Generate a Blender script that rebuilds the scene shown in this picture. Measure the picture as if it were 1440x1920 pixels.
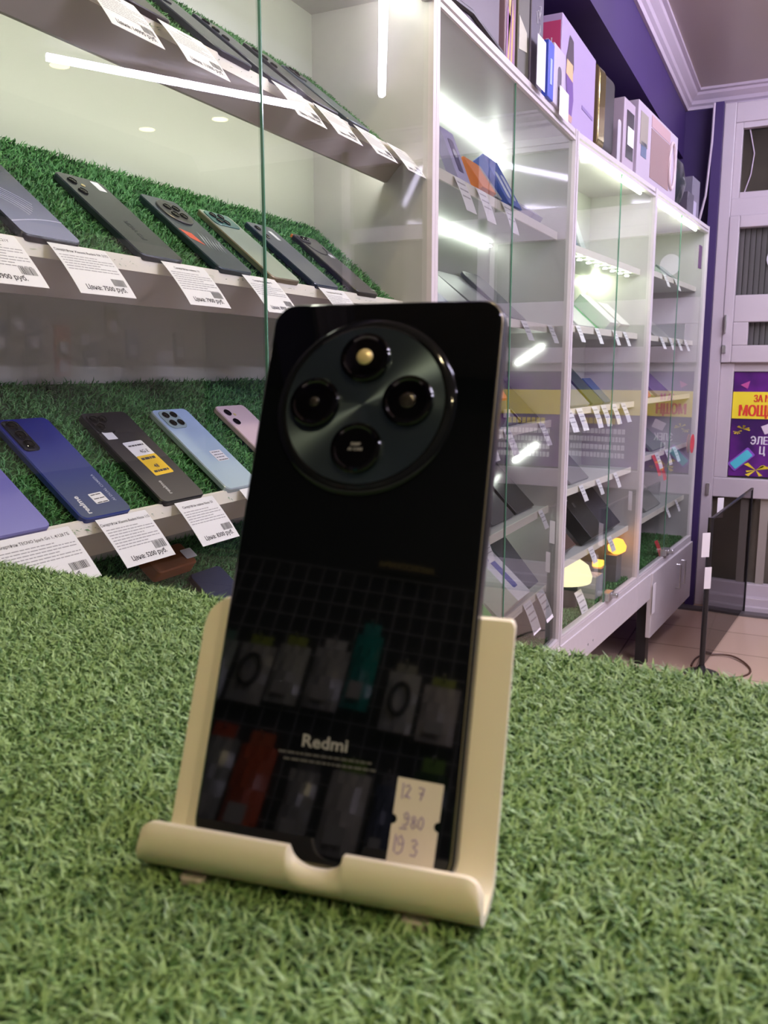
import bpy, bmesh, math, random
import numpy as np
from mathutils import Matrix, Vector, Euler

# ------------------------------------------------------------------ scene, camera, world, lamps
for o in list(bpy.data.objects): bpy.data.objects.remove(o)
S = bpy.context.scene
COL = S.collection
random.seed(7); RNG = np.random.default_rng(7)
R = math.radians

FPX = 1600.0
PITCH = math.atan(268 / FPX); YAW = math.atan(793 * math.cos(PITCH) / FPX)
cam = bpy.data.cameras.new('camera'); camo = bpy.data.objects.new('camera', cam); COL.objects.link(camo)
cam.sensor_fit = 'VERTICAL'; cam.sensor_height = 36; cam.sensor_width = 27; cam.lens = FPX / 1920 * 36
camo.location = (0, 0, 1.25); camo.rotation_euler = (math.pi / 2 - PITCH, 0, YAW)
cam.clip_start = 0.01
cam.dof.use_dof = True; cam.dof.focus_distance = 1.05; cam.dof.aperture_fstop = 22
S.camera = camo

W = bpy.data.worlds.new('world'); S.world = W; W.use_nodes = True
W.node_tree.nodes['Background'].inputs[0].default_value = (0.55, 0.5, 0.75, 1)
W.node_tree.nodes['Background'].inputs[1].default_value = 0.05
S.view_settings.view_transform = 'Standard'; S.view_settings.look = 'None'
S.view_settings.gamma = 1; S.view_settings.use_curve_mapping = False
S.view_settings.exposure = 0.3

BAR_E, SPOT_E = 115.0, 420.0           # emission of the ceiling tubes and of the warm downlights
STRIP_E = 20.0                       # emission of the cabinets' LED strips

# ------------------------------------------------------------------ materials
def nodes(m): m.use_nodes = True; return m.node_tree.nodes, m.node_tree.links
def mat(name, col, rough=.5, metal=0, noise=0, scale=40, bump=0, **kw):
    m = bpy.data.materials.new(name); n, l = nodes(m); b = n['Principled BSDF']
    b.inputs['Base Color'].default_value = (*col, 1); b.inputs['Roughness'].default_value = rough
    b.inputs['Metallic'].default_value = metal
    for k, v in kw.items(): b.inputs[k.replace('_', ' ')].default_value = v
    if noise or bump:
        tc = n.new('ShaderNodeTexCoord'); nt = n.new('ShaderNodeTexNoise'); nt.inputs['Scale'].default_value = scale
        nt.inputs['Detail'].default_value = 4
        l.new(tc.outputs['Object'], nt.inputs['Vector'])
        if noise:
            r = n.new('ShaderNodeValToRGB'); r.color_ramp.elements[0].position = .3; r.color_ramp.elements[1].position = .7
            r.color_ramp.elements[0].color = (*[c * (1 - noise) for c in col], 1)
            r.color_ramp.elements[1].color = (*[min(1, c * (1 + noise)) for c in col], 1)
            l.new(nt.outputs['Fac'], r.inputs['Fac']); l.new(r.outputs['Color'], b.inputs['Base Color'])
        if bump:
            bp = n.new('ShaderNodeBump'); bp.inputs['Strength'].default_value = bump; bp.inputs['Distance'].default_value = .002
            l.new(nt.outputs['Fac'], bp.inputs['Height']); l.new(bp.outputs['Normal'], b.inputs['Normal'])
    return m
def emit(name, col, s):
    m = bpy.data.materials.new(name); n, l = nodes(m); n.clear()
    e = n.new('ShaderNodeEmission'); e.inputs[0].default_value = (*col, 1); e.inputs[1].default_value = s
    o = n.new('ShaderNodeOutputMaterial'); l.new(e.outputs[0], o.inputs[0]); return m
def thin_glass(name, tint, ior=1.5, boost=1.2, rough=0.0):
    m = bpy.data.materials.new(name); n, l = nodes(m); n.clear()
    t = n.new('ShaderNodeBsdfTransparent'); t.inputs[0].default_value = (*tint, 1)
    g = n.new('ShaderNodeBsdfGlossy'); g.inputs['Roughness'].default_value = rough
    f = n.new('ShaderNodeFresnel'); f.inputs[0].default_value = ior
    # both faces of the real pane mirror; here the face turned towards the ray does the work of the two
    a = n.new('ShaderNodeMath'); a.operation = 'MULTIPLY'; a.inputs[1].default_value = boost; a.use_clamp = True
    ge = n.new('ShaderNodeNewGeometry'); iv = n.new('ShaderNodeMath'); iv.operation = 'SUBTRACT'; iv.inputs[0].default_value = 1
    fm = n.new('ShaderNodeMath'); fm.operation = 'MULTIPLY'; l.new(ge.outputs['Backfacing'], iv.inputs[1])
    x = n.new('ShaderNodeMixShader'); o = n.new('ShaderNodeOutputMaterial')
    l.new(f.outputs[0], a.inputs[0]); l.new(a.outputs[0], fm.inputs[0]); l.new(iv.outputs[0], fm.inputs[1]); l.new(fm.outputs[0], x.inputs[0]); l.new(t.outputs[0], x.inputs[1]); l.new(g.outputs[0], x.inputs[2])
    l.new(x.outputs[0], o.inputs[0]); return m
def gradient(name, c1, c2, axis=1, rough=.15, lo=0.0, hi=.17, metal=0):
    """colour that runs from c1 to c2 along the object's own axis (a printed / coated gradient, or a painted-in reflection)"""
    m = mat(name, c1, rough, metal); n, l = nodes(m); b = n['Principled BSDF']
    tc = n.new('ShaderNodeTexCoord'); s = n.new('ShaderNodeSeparateXYZ'); mr = n.new('ShaderNodeMapRange')
    mr.inputs['From Min'].default_value = lo; mr.inputs['From Max'].default_value = hi
    mx = n.new('ShaderNodeValToRGB'); mx.color_ramp.elements[0].color = (*c1, 1); mx.color_ramp.elements[1].color = (*c2, 1)
    l.new(tc.outputs['Object'], s.inputs[0]); l.new(s.outputs[axis], mr.inputs['Value']); l.new(mr.outputs[0], mx.inputs[0])
    l.new(mx.outputs[0], b.inputs['Base Color']); return m

M = {}
M['laminate'] = mat('white_laminate', (.62, .59, .60), .35, noise=.02)
M['inner'] = mat('cabinet_lining', (.57, .58, .55), .42)
M['fascia'] = mat('grey_board', (.42, .39, .36), .6)
M['rail'] = mat('cream_rail', (.90, .86, .76), .4)
M['cab_top'] = mat('cabinet_top_underside', (.55, .56, .56), .18, .3)
M['glass'] = thin_glass('cabinet_glass', (.945, .965, .95), 1.45)
M['glass_tint'] = thin_glass('second_cabinet_glass', (.80, .81, .80), 1.5)
M['glass_edge'] = mat('green_glass_edge', (.10, .25, .17), .15)
M['smoked'] = thin_glass('smoked_glass', (.42, .38, .40), 1.5, .7)
M['window'] = mat('dark_window_glass', (.060, .055, .042), .06, noise=.5, scale=2)
M['blinds'] = mat('window_blinds', (.16, .16, .15), .5)
M['turf_base'] = mat('turf_backing', (.04, .10, .03), .9)
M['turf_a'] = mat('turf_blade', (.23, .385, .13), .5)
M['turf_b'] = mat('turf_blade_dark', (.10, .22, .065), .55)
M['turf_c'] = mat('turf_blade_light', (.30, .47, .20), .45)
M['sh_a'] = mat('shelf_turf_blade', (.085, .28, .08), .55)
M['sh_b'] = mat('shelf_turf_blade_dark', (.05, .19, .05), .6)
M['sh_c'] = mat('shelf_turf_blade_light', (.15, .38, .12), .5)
M['stand'] = mat('cream_plastic', (.87, .80, .62), .38, Subsurface_Weight=.05)
M['phone_glass'] = mat('black_glossy_back', (.002, .0028, .0035), .035, IOR=1.47)
M['phone_frame'] = mat('black_satin_frame', (.02, .02, .022), .3, .4)
M['phone_trim'] = mat('gold_edge_line', (.34, .29, .15), .35, .7)
M['lens'] = mat('lens_black', (.001, .001, .0012), .05)
M['lens_glass'] = mat('lens_inner', (.05, .045, .035), .12, .6)
M['flash'] = mat('flash_lens', (.75, .62, .30), .2, .2)
M['ring'] = mat('ring_gloss', (.012, .014, .016), .07, .5)
M['ring_blue'] = mat('camera_disc_plain', (.02, .03, .035), .2, .6)
M['grey_print'] = mat('grey_print', (.30, .30, .31), .4)
M['paper'] = mat('price_paper', (.82, .80, .82), .7)
M['paper_cream'] = mat('sticker_paper', (.74, .68, .60), .75)
M['ink'] = mat('black_ink', (.06, .055, .06), .7)
M['ink_grey'] = mat('fine_print_ink', (.36, .35, .37), .7)
M['ink_violet'] = mat('violet_pen', (.22, .14, .40), .7)
M['yellow'] = mat('yellow_paper', (.85, .55, .03), .6)
M['black'] = mat('black_plastic', (.012, .012, .014), .35)
M['black_gloss'] = mat('black_gloss', (.008, .009, .012), .08)
M['metal'] = mat('brushed_steel', (.55, .55, .56), .3, .9)
M['pvc'] = mat('white_pvc', (.54, .49, .52), .4)
M['purple'] = mat('purple_paint', (.042, .020, .11), .55, noise=.08, scale=3)
M['purple_dark'] = mat('dark_purple_paint', (.02, .013, .06), .6)
M['ceil'] = mat('ceiling_paint', (.50, .44, .40), .35)
M['crown'] = mat('crown_moulding_paint', (.55, .48, .56), .5)
M['dark_wall'] = mat('dark_wall_paint', (.012, .012, .018), .6)
M['tube'] = emit('ceiling_tube_light', (.82, .75, 1.0), BAR_E)
M['spot'] = emit('warm_downlight', (1, .80, .46), SPOT_E)
M['spot_far'] = emit('dim_yellow_downlight', (1, .84, .36), 20)
M['strip'] = emit('led_strip_light', (.95, 1.0, .80), STRIP_E)
M['strip_near'] = emit('led_strip_near', (1, .99, .84), STRIP_E * .85)
M['strip_w'] = emit('led_strip_white', (.92, 1.0, .90), STRIP_E)
M['strip_hi'] = emit('led_strip_front', (.90, 1.0, .72), STRIP_E * 2.2)
M['warm_lamp'] = emit('warm_lamp_bulb', (1, .38, .06), 3.0)
M['warm_white'] = emit('warm_white_lamp_shade', (1, .85, .50), 1.3)
m = mat('floor_tile', (.42, .30, .20), .25); n, l = nodes(m); b = n['Principled BSDF']
tc = n.new('ShaderNodeTexCoord'); br = n.new('ShaderNodeTexBrick'); br.offset = 0
br.inputs['Scale'].default_value = 1; br.inputs['Brick Width'].default_value = .33; br.inputs['Row Height'].default_value = .33
br.inputs['Mortar Size'].default_value = .004
br.inputs['Color1'].default_value = (.62, .46, .34, 1); br.inputs['Color2'].default_value = (.57, .42, .31, 1); br.inputs['Mortar'].default_value = (.30, .22, .16, 1)
l.new(tc.outputs['Object'], br.inputs['Vector']); l.new(br.outputs['Color'], b.inputs['Base Color']); M['floor'] = m
# radially brushed camera disc
m = mat('brushed_camera_disc', (.085, .12, .14), .32, .9); n, l = nodes(m); b = n['Principled BSDF']
tg = n.new('ShaderNodeTangent'); tg.direction_type = 'RADIAL'; tg.axis = 'Z'
b.inputs['Anisotropic'].default_value = .92; b.inputs['Anisotropic Rotation'].default_value = .25; l.new(tg.outputs[0], b.inputs['Tangent']); M['disc'] = m
# blue glossy swirl back
def swirl(name, c1, c2, c3):
    m = mat(name, c1, .12); n, l = nodes(m); b = n['Principled BSDF']
    tc = n.new('ShaderNodeTexCoord'); wv = n.new('ShaderNodeTexWave'); wv.wave_type = 'RINGS'; wv.inputs['Scale'].default_value = 9
    wv.inputs['Distortion'].default_value = 3
    r = n.new('ShaderNodeValToRGB'); e = r.color_ramp.elements
    e[0].position = .0; e[0].color = (*c1, 1); e[1].position = .93; e[1].color = (*c2, 1); x = e.new(.99); x.color = (*c3, 1)
    l.new(tc.outputs['Object'], wv.inputs['Vector']); l.new(wv.outputs['Fac'], r.inputs[0]); l.new(r.outputs[0], b.inputs['Base Color']); return m
_c = {}
def C(r, g, b_, rough=.4, metal=0):
    k = (r, g, b_, rough, metal)
    if k not in _c: _c[k] = mat('paint_%d' % len(_c), (r, g, b_), rough, metal)
    return _c[k]

# ------------------------------------------------------------------ mesh helpers
class MB:
    def __init__(s): s.v = []; s.f = []; s.m = []; s.mats = []; s.T = Matrix()
    def mi(s, m):
        if m not in s.mats: s.mats.append(m)
        return s.mats.index(m)
    def add(s, vs, fs, m, T=None):
        o = len(s.v); T = s.T if T is None else s.T @ T
        s.v += [tuple(T @ Vector(v)) for v in vs]; s.f += [tuple(i + o for i in f) for f in fs]; s.m += [s.mi(m)] * len(fs)
        return s
    def box(s, a, b, m, T=None):
        x0, y0, z0 = [min(p, q) for p, q in zip(a, b)]; x1, y1, z1 = [max(p, q) for p, q in zip(a, b)]
        return s.add([(x0,y0,z0),(x1,y0,z0),(x1,y1,z0),(x0,y1,z0),(x0,y0,z1),(x1,y0,z1),(x1,y1,z1),(x0,y1,z1)],
              [(0,3,2,1),(4,5,6,7),(0,1,5,4),(1,2,6,5),(2,3,7,6),(3,0,4,7)], m, T)
    def quad(s, p, m, T=None): return s.add(p, [tuple(range(len(p)))], m, T)
    def prism(s, poly, a, b, m, axis=1, T=None):
        """poly: 2-D outline extruded along axis from a to b"""
        def P(u, v, w): return {0: (w, u, v), 1: (u, w, v), 2: (u, v, w)}[axis]
        n = len(poly); vs = [P(u, v, a) for u, v in poly] + [P(u, v, b) for u, v in poly]
        fs = [(i, (i+1) % n, (i+1) % n + n, i + n) for i in range(n)] + [tuple(range(n))[::-1], tuple(range(n, 2*n))]
        return s.add(vs, fs, m, T)
    def cyl(s, c, r, h, m, seg=24, axis=2, r2=None, T=None):
        r2 = r if r2 is None else r2
        vs = []
        for k, (rr, hh) in enumerate(((r, 0), (r2, h))):
            for i in range(seg):
                a = 2 * math.pi * i / seg; p = [rr * math.cos(a), rr * math.sin(a)]
                q = [p[0], p[1], hh] if axis == 2 else ([hh, p[0], p[1]] if axis == 0 else [p[0], hh, p[1]])
                vs.append((c[0] + q[0], c[1] + q[1], c[2] + q[2]))
        fs = [(i, (i+1) % seg, (i+1) % seg + seg, i + seg) for i in range(seg)] + [tuple(range(seg))[::-1], tuple(range(seg, 2*seg))]
        return s.add(vs, fs, m, T)
    def lathe(s, prof, m, seg=48, T=None, c=(0, 0, 0)):
        vs = []; n = len(prof)
        for r, z in prof:
            for i in range(seg):
                a = 2 * math.pi * i / seg; vs.append((c[0] + r * math.cos(a), c[1] + r * math.sin(a), c[2] + z))
        fs = [(k*seg+i, k*seg+(i+1) % seg, (k+1)*seg+(i+1) % seg, (k+1)*seg+i) for k in range(n-1) for i in range(seg)]
        fs += [tuple(range(seg))[::-1], tuple(range((n-1)*seg, n*seg))]
        return s.add(vs, fs, m, T)
    def tube(s, pts, r, m, seg=8, T=None, closed=False):
        pts = [Vector(p) for p in pts]; n = len(pts); vs = []
        up = Vector((.13, .31, .94)).normalized()
        for i, p in enumerate(pts):
            d = (pts[(i+1) % n if closed else min(i+1, n-1)] - pts[(i-1) % n if closed else max(i-1, 0)]).normalized()
            a = d.cross(up); a = a.normalized() if a.length > 1e-4 else d.orthogonal().normalized(); b_ = d.cross(a)
            for k in range(seg):
                t = 2 * math.pi * k / seg; vs.append(tuple(p + a * (r * math.cos(t)) + b_ * (r * math.sin(t))))
        fs = []
        for i in range(n if closed else n - 1):
            j = (i+1) % n
            fs += [(i*seg+k, i*seg+(k+1) % seg, j*seg+(k+1) % seg, j*seg+k) for k in range(seg)]
        if not closed: fs += [tuple(range(seg))[::-1], tuple(range((n-1)*seg, n*seg))]
        return s.add(vs, fs, m, T)
    def rbox(s, w, h, t, r, m, T=None, seg=6, ch=.0012, x0=None, y0=0, z0=0, top=None):
        """rounded-corner slab w x h x t with chamfered rims; lies in xy, bottom edge y0, centred in x"""
        cx = 0 if x0 is None else x0
        def outline(off):
            o = []; rr = max(r - off, .0003)
            for (sx, sy, a0) in ((1, 1, 0), (-1, 1, 90), (-1, -1, 180), (1, -1, 270)):
                ox = cx + sx * (w/2 - off - rr); oy = y0 + h/2 + sy * (h/2 - off - rr)
                for k in range(seg + 1):
                    a = R(a0 + 90 * k / seg); o.append((ox + rr * math.cos(a), oy + rr * math.sin(a)))
            return o
        ch = min(ch, t * .45); L = [(ch, z0), (0, z0 + ch), (0, z0 + t - ch), (ch, z0 + t)]
        vs = []; n = 4 * (seg + 1)
        for off, z in L: vs += [(x, y, z) for x, y in outline(off)]
        fs = [(k*n+i, k*n+(i+1) % n, (k+1)*n+(i+1) % n, (k+1)*n+i) for k in range(3) for i in range(n)]
        s.add(vs, fs + [tuple(range(n))[::-1]], m, T)
        return s.add([(x, y, z0 + t) for x, y in outline(ch)], [tuple(range(n))], top or m, T)
    def mesh(s, name, smooth=0):
        me = bpy.data.meshes.new(name); me.from_pydata(s.v, [], s.f)
        for m in s.mats: me.materials.append(m)
        me.polygons.foreach_set('material_index', s.m); me.update()
        bm = bmesh.new(); bm.from_mesh(me); bmesh.ops.recalc_face_normals(bm, faces=bm.faces); bm.to_mesh(me); bm.free()
        if smooth: me.shade_smooth(); me.set_sharp_from_angle(angle=R(smooth))
        return me
    def obj(s, name, parent=None, bevel=0, smooth=0):
        o = bpy.data.objects.new(name, s.mesh(name, smooth)); COL.objects.link(o); o.parent = parent
        if bevel:
            b_ = o.modifiers.new('bevel', 'BEVEL'); b_.width = bevel; b_.segments = 2; b_.limit_method = 'ANGLE'; b_.angle_limit = R(40)
        return o
_tc = {}
def text(mb, s, size, x, y, z, m, T=None, ax='CENTER', bold=0.0, sx=1.0, rot=0):
    """flat lettering laid into mb in its xy plane"""
    k = (s, ax, bold)
    if k not in _tc:
        cu = bpy.data.curves.new('t', 'FONT'); cu.body = s; cu.size = 1; cu.align_x = ax; cu.align_y = 'BOTTOM_BASELINE'; cu.offset = bold
        cu.resolution_u = 2
        o = bpy.data.objects.new('t', cu); COL.objects.link(o)
        dg = bpy.context.evaluated_depsgraph_get(); me = bpy.data.meshes.new_from_object(o.evaluated_get(dg))
        _tc[k] = ([tuple(v.co) for v in me.vertices], [tuple(p.vertices) for p in me.polygons])
        bpy.data.objects.remove(o); bpy.data.meshes.remove(me)
    vs, fs = _tc[k]; c, sn = math.cos(rot), math.sin(rot)
    mb.add([(x + (v[0]*sx*c - v[1]*sn) * size, y + (v[0]*sx*sn + v[1]*c) * size, z) for v in vs], fs, m, T)
def empty(name, T, label=None, cat=None, group=None):
    o = bpy.data.objects.new(name, None); COL.objects.link(o); o.empty_display_size = .02
    o.matrix_world = T if isinstance(T, Matrix) else Matrix.Translation(T)
    if label: tag(o, label, cat, group)
    return o
def tag(o, label=None, cat=None, group=None, kind=None):
    if label: o['label'] = label
    if cat: o['category'] = cat
    if group: o['group'] = group
    if kind: o['kind'] = kind
    return o
def struct(o): o['kind'] = 'structure'; return o
def frame(o, x, y, z):
    m = Matrix.Identity(4)
    for i, c in enumerate((x, y, z)):
        for j in range(3): m[j][i] = c[j]
    for j in range(3): m[j][3] = o[j]
    return m
# cabinet frames: local x = along the row, local y = depth into the cabinet, local z = up
FA = frame((-.62, 0, 0), (0, 1, 0), (-1, 0, 0), (0, 0, 1))
FB = frame((-.62, 2.50, 0), (.0868, .9962, 0), (-.9962, .0868, 0), (0, 0, 1))
def slope(F, a, s, z, ang):
    """frame on a plane leaning back: x along row, y up the slope, z outwards"""
    c, n = math.cos(R(ang)), math.sin(R(ang))
    return F @ frame((a, s, z), (1, 0, 0), (0, c, n), (0, -n, c))

# ------------------------------------------------------------------ room shell
def S_box(name, a, b, m):
    return struct(MB().box(a, b, m).obj(name))
S_box('floor', (-1.1, -1.2, -.1), (3.2, 5.0, 0), M['floor'])
S_box('ceiling', (-1.1, -1.2, 2.62), (3.2, 5.0, 2.72), M['ceil'])
S_box('wall_left', (-1.1, -1.2, 0), (-1.0, 4.8, 2.62), M['purple_dark'])
S_box('wall_right', (2.45, -1.2, 0), (2.55, 4.8, 2.62), M['dark_wall'])
S_box('wall_back', (-1.0, -1.2, 0), (3.1, -1.1, 2.62), M['dark_wall'])
mb = MB(); mb.box((-1.0, 4.8, 0), (-.455, 5.0, 2.62), M['purple']); mb.box((-.46, 4.8, 2.55), (3.1, 5.0, 2.62), M['purple'])
mb.box((1.35, 4.8, 0), (3.1, 5.0, 2.56), M['purple'])
struct(mb.obj('wall_end'))
S_box('trim_1', (-1.0, -1.1, 2.31), (-.645, 4.8, 2.62), M['purple']).name = 'trim_1'
# crown moulding: stepped profile along the beam and along the end wall
def crown(name, T, L):
    prof = [(0, 2.535), (.012, 2.535), (.018, 2.548), (.030, 2.556), (.034, 2.572), (.056, 2.592), (.060, 2.604), (.075, 2.608), (.075, 2.62), (0, 2.62)]
    mb = MB(); mb.T = T; mb.prism(prof, 0, L, M['crown'], 1); return struct(mb.obj(name))
crown('trim_2', frame((-.645, -1.1, 0), (1, 0, 0), (0, 1, 0), (0, 0, 1)), 5.9)
crown('trim_3', frame((-.645, 4.8, 0), (0, -1, 0), (1, 0, 0), (0, 0, 1)), 3.7)
mb = MB(); mb.box((-.50, 4.70, 0), (-.455, 4.8, 2.535), M['purple']); struct(mb.obj('trim_4'))       # purple pilaster edge

# end wall: glazed shop front
def pane_frame(mb, x0, x1, z0, z1, t, m, y=4.76, d=.04):
    for a, b in (((x0, z0), (x0+t, z1)), ((x1-t, z0), (x1, z1)), ((x0+t, z0), (x1-t, z0+t)), ((x0+t, z1-t), (x1-t, z1))):
        mb.box((a[0], y, a[1]), (b[0], y + d, b[1]), m)
Yd = 4.80
mb = MB(); mb.box((-.455, 4.74, 0), (-.40, 4.84, 2.535), M['pvc']); mb.box((-.40, 4.75, 2.442), (1.35, 4.84, 2.535), M['pvc'])
mb.box((-.40, 4.75, 2.00), (1.35, 4.84, 2.086), M['pvc']); mb.box((1.29, 4.75, 0), (1.35, 4.84, 2.535), M['pvc'])
mb.box((-.40, 4.75, .59), (1.35, 4.84, .69), M['pvc']); mb.box((-.40, 4.75, 0), (1.35, 4.84, .137), M['pvc'])
mb.box((-.40, 4.70, 0), (1.35, 4.75, .075), M['pvc']); mb.box((-.40, 4.67, .0), (1.35, 4.70, .035), M['pvc'])
mb.box((.42, 4.75, .137), (.48, 4.84, 2.442), M['pvc']); mb.box((-.40, 4.76, .69), (-.335, 4.84, 1.283), M['pvc'])
struct(mb.obj('trim_5', bevel=.004))
wn = struct(MB().box((-.40, 4.80, 2.086), (.42, 4.82, 2.442), M['window']).obj('window_1'))
mb = MB(); pane_frame(mb, -.40, .42, 2.08, 2.45, .035, M['pvc']); mb.box((-.22, 4.77, 2.10), (-.19, 4.80, 2.43), M['pvc']); mb.obj('window_frame', wn, bevel=.003)
MB().tube([(-.34, 4.795, 2.43), (-.31, 4.795, 2.30), (-.32, 4.795, 2.20), (-.35, 4.795, 2.10)], .003, M['crown']).obj('cord', wn)
# openable sash, upper pane with blinds + lower small pane
sash = struct(empty('window_2', (0, 0, 0)))
mb = MB(); y0, y1 = 4.735, 4.79
for a in (((-.40, 1.283), (-.352, 2.00)), ((.37, 1.283), (.42, 2.00)), ((-.352, 1.943), (.37, 2.00)), ((-.352, 1.483), (.37, 1.616)), ((-.352, 1.283), (.37, 1.368)), ((-.352, 1.368), (-.28, 1.483))):
    mb.box((a[0][0], y0, a[0][1]), (a[1][0], y1, a[1][1]), M['pvc'])
mb.obj('sash_frame', sash, bevel=.004)
for nm, x0_, z0_, z1_ in (('upper_pane', -.352, 1.616, 1.943), ('lower_pane', -.28, 1.368, 1.483)):
    mb = MB()
    xx = x0_
    while xx < .37:
        mb.prism([(xx, 4.80), (xx + .024, 4.786), (xx + .024, 4.79), (xx, 4.804)], z0_, z1_, M['blinds'], 2); xx += .026
    mb.box((x0_, 4.81, z0_), (.37, 4.82, z1_), M['window']); mb.obj(nm, sash)
MB().cyl((-.165, 4.78, 1.79), .055, .004, C(.62, .62, .66), 32, axis=1).obj('round_sticker', sash)
mb = MB(); mb.box((-.392, 4.715, 1.43), (-.382, 4.735, 1.52), M['metal']); mb.box((-.398, 4.725, 1.33), (-.378, 4.735, 1.37), M['metal']); mb.obj('hinge', sash, bevel=.002)
# poster panel
po = struct(empty('window_3', (0, 0, 0)))
MB().box((-.335, 4.80, .69), (.42, 4.82, 1.283), M['window']).obj('pane', po)
MB().box((-.335, 4.775, 1.238), (.42, 4.80, 1.283), M['pvc']).obj('top_rail', po)
ps = empty('poster', (0, 0, 0), 'purple and yellow advertising poster behind the shop window beside the purple wall', 'poster')
def poster(ps, x0, x1, full):
    pm = bpy.data.materials.new('poster_print'); n, l = nodes(pm); b = n['Principled BSDF']; b.inputs['Roughness'].default_value = .3
    tc = n.new('ShaderNodeTexCoord'); v = n.new('ShaderNodeTexNoise'); v.inputs['Scale'].default_value = 7; r = n.new('ShaderNodeValToRGB')
    r.color_ramp.elements[0].position = .35; r.color_ramp.elements[0].color = (.035, .004, .09, 1); r.color_ramp.elements[1].position = .7; r.color_ramp.elements[1].color = (.14, .012, .24, 1)
    l.new(tc.outputs['Object'], v.inputs['Vector']); l.new(v.outputs['Fac'], r.inputs[0]); l.new(r.outputs[0], b.inputs['Base Color'])
    MB().box((x0, 4.785, .70), (x1, 4.795, 1.236), pm).obj('backing_sheet', ps)
    yb = MB().box((x0, 4.780, .998), (x1, 4.785, 1.135), C(.85, .72, .03)); yb.obj('yellow_band', ps)
    T = frame((0, 4.779, 0), (1, 0, 0), (0, 0, 1), (0, -1, 0)); red = C(.72, .05, .03)
    mb = MB()
    for dx in (-.002, 0, .002): text(mb, 'ЗА М', .050, -.233 + dx, 1.084, .001 + dx*.3, red, T, 'LEFT', .0, .66); text(mb, 'МОЩН', .078, -.302 + dx*1.6, 1.012, .001 + dx*.3, red, T, 'LEFT', .0, .66)
    mb.obj('red_lettering', ps)
    mb = MB(); wht = C(.8, .78, .85); T2 = frame((0, 4.783, 0), (1, 0, 0), (0, 0, 1), (0, -1, 0))
    
    for dx in (-.0018, 0, .0018):
        text(mb, 'ЛЕК', .056, -.206 + dx, .868, .0018 + dx*.3, wht, T2, 'LEFT', .0, .72); text(mb, 'Ц', .056, -.192 + dx, .818, .0018 + dx*.3, wht, T2, 'LEFT', .0, .72)
    pe = [(-.2225 + .0115*math.cos(a), .8885 + .0195*math.sin(a)) for a in np.linspace(R(150), R(-150), 15)]
    for (xa, za), (xb, zb) in zip(pe[:-1], pe[1:]):
        L = math.hypot(xb - xa, zb - za); nx, nz = (zb - za)/L*.0035, -(xb - xa)/L*.0035
        mb.quad([(xa - nx, 4.7815, za - nz), (xb - nx, 4.7815, zb - nz), (xb + nx, 4.7815, zb + nz), (xa + nx, 4.7815, za + nz)], wht)
    mb.box((-.229, 4.7812, .8855), (-.211, 4.7822, .8915), wht)
    rr = random.Random(5)
    for k in range(4):                     # lines of lettering too far off to read
        x = .03
        while x < x1 - .05:
            w = rr.uniform(.012, .022); mb.box((x, 4.783, .89 - k*.045), (x + w, 4.785, .918 - k*.045), wht); x += w + .005
    mb.obj('white_lettering', ps)
    mb = MB(); yl = C(.75, .60, .03)
    x = .06
    while x < .26: mb.box((x, 4.783, .945), (x + .022, 4.785, .978), yl); x += .028
    for cx, cz, s_ in ((-.275, .945, .03), (-.20, .735, .045), (-.12, .72, .02), (-.30, .93, .02)):
        for k in range(7):
            a = rr.uniform(0, 6.28); s_ = s_ * rr.uniform(.8, 1.15); mb.quad([(cx, 4.782, cz), (cx + s_*math.cos(a), 4.782, cz + .6*s_*math.sin(a)), (cx + s_*math.cos(a+.35), 4.782, cz + .6*s_*math.sin(a+.35))], yl)
    mb.obj('gold_confetti', ps)
    T3 = frame((-.275, 4.783, .79), (math.cos(.75), 0, math.sin(.75)), (-math.sin(.75), 0, math.cos(.75)), (0, -1, 0))
    mb = MB(); mb.rbox(.13, .055, .004, .008, C(.25, .08, .5), T3, y0=-.03); mb.rbox(.11, .042, .002, .006, C(.08, .55, .65), T3, y0=-.024, z0=.004); mb.obj('printed_phone', ps)
    mb = MB(); mb.quad([(-.30, 4.782, 1.17), (-.255, 4.782, 1.19), (-.265, 4.782, 1.15)], C(.5, .08, .3)); mb.quad([(-.19, 4.782, .96), (-.13, 4.782, .985), (-.11, 4.782, .94), (-.17, 4.782, .92)], C(.7, .6, .7)); mb.obj('printed_shapes', ps)
poster(ps, -.332, .41, 1)
MB().box((-.40, 4.80, .137), (1.29, 4.82, .59), M['window']).obj('window_4')['kind'] = 'structure'
MB().box((-.165, 4.775, .137), (-.125, 4.80, .59), C(.34, .31, .27)).obj('window_5')['kind'] = 'structure'
MB().box((.48, 4.80, .69), (1.29, 4.82, 2.442), M['window']).obj('window_6')['kind'] = 'structure'
mb = MB(); mb.prism([(.036*math.cos(a), .036*math.sin(a)) for a in np.linspace(0, 6.28, 5)[:-1]], 0, .02, M['pvc'], 2)
mb = MB(); mb.box((-.43, 4.728, .60), (-.415, 4.74, .66), M['metal']); mb.obj('door_handle', bpy.data.objects['trim_5'])
struct(MB().box((-1.0, 4.60, 0), (3.1, 4.67, .012), C(.10, .09, .09)).obj('baseboard_end'))
MB().tube([(-.498, 4.69, 2.53), (-.50, 4.69, 2.35), (-.515, 4.69, 2.1), (-.545, 4.69, 1.95), (-.56, 4.69, 1.7)], .006, M['crown']).obj('trim_6')['kind'] = 'structure'

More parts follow.
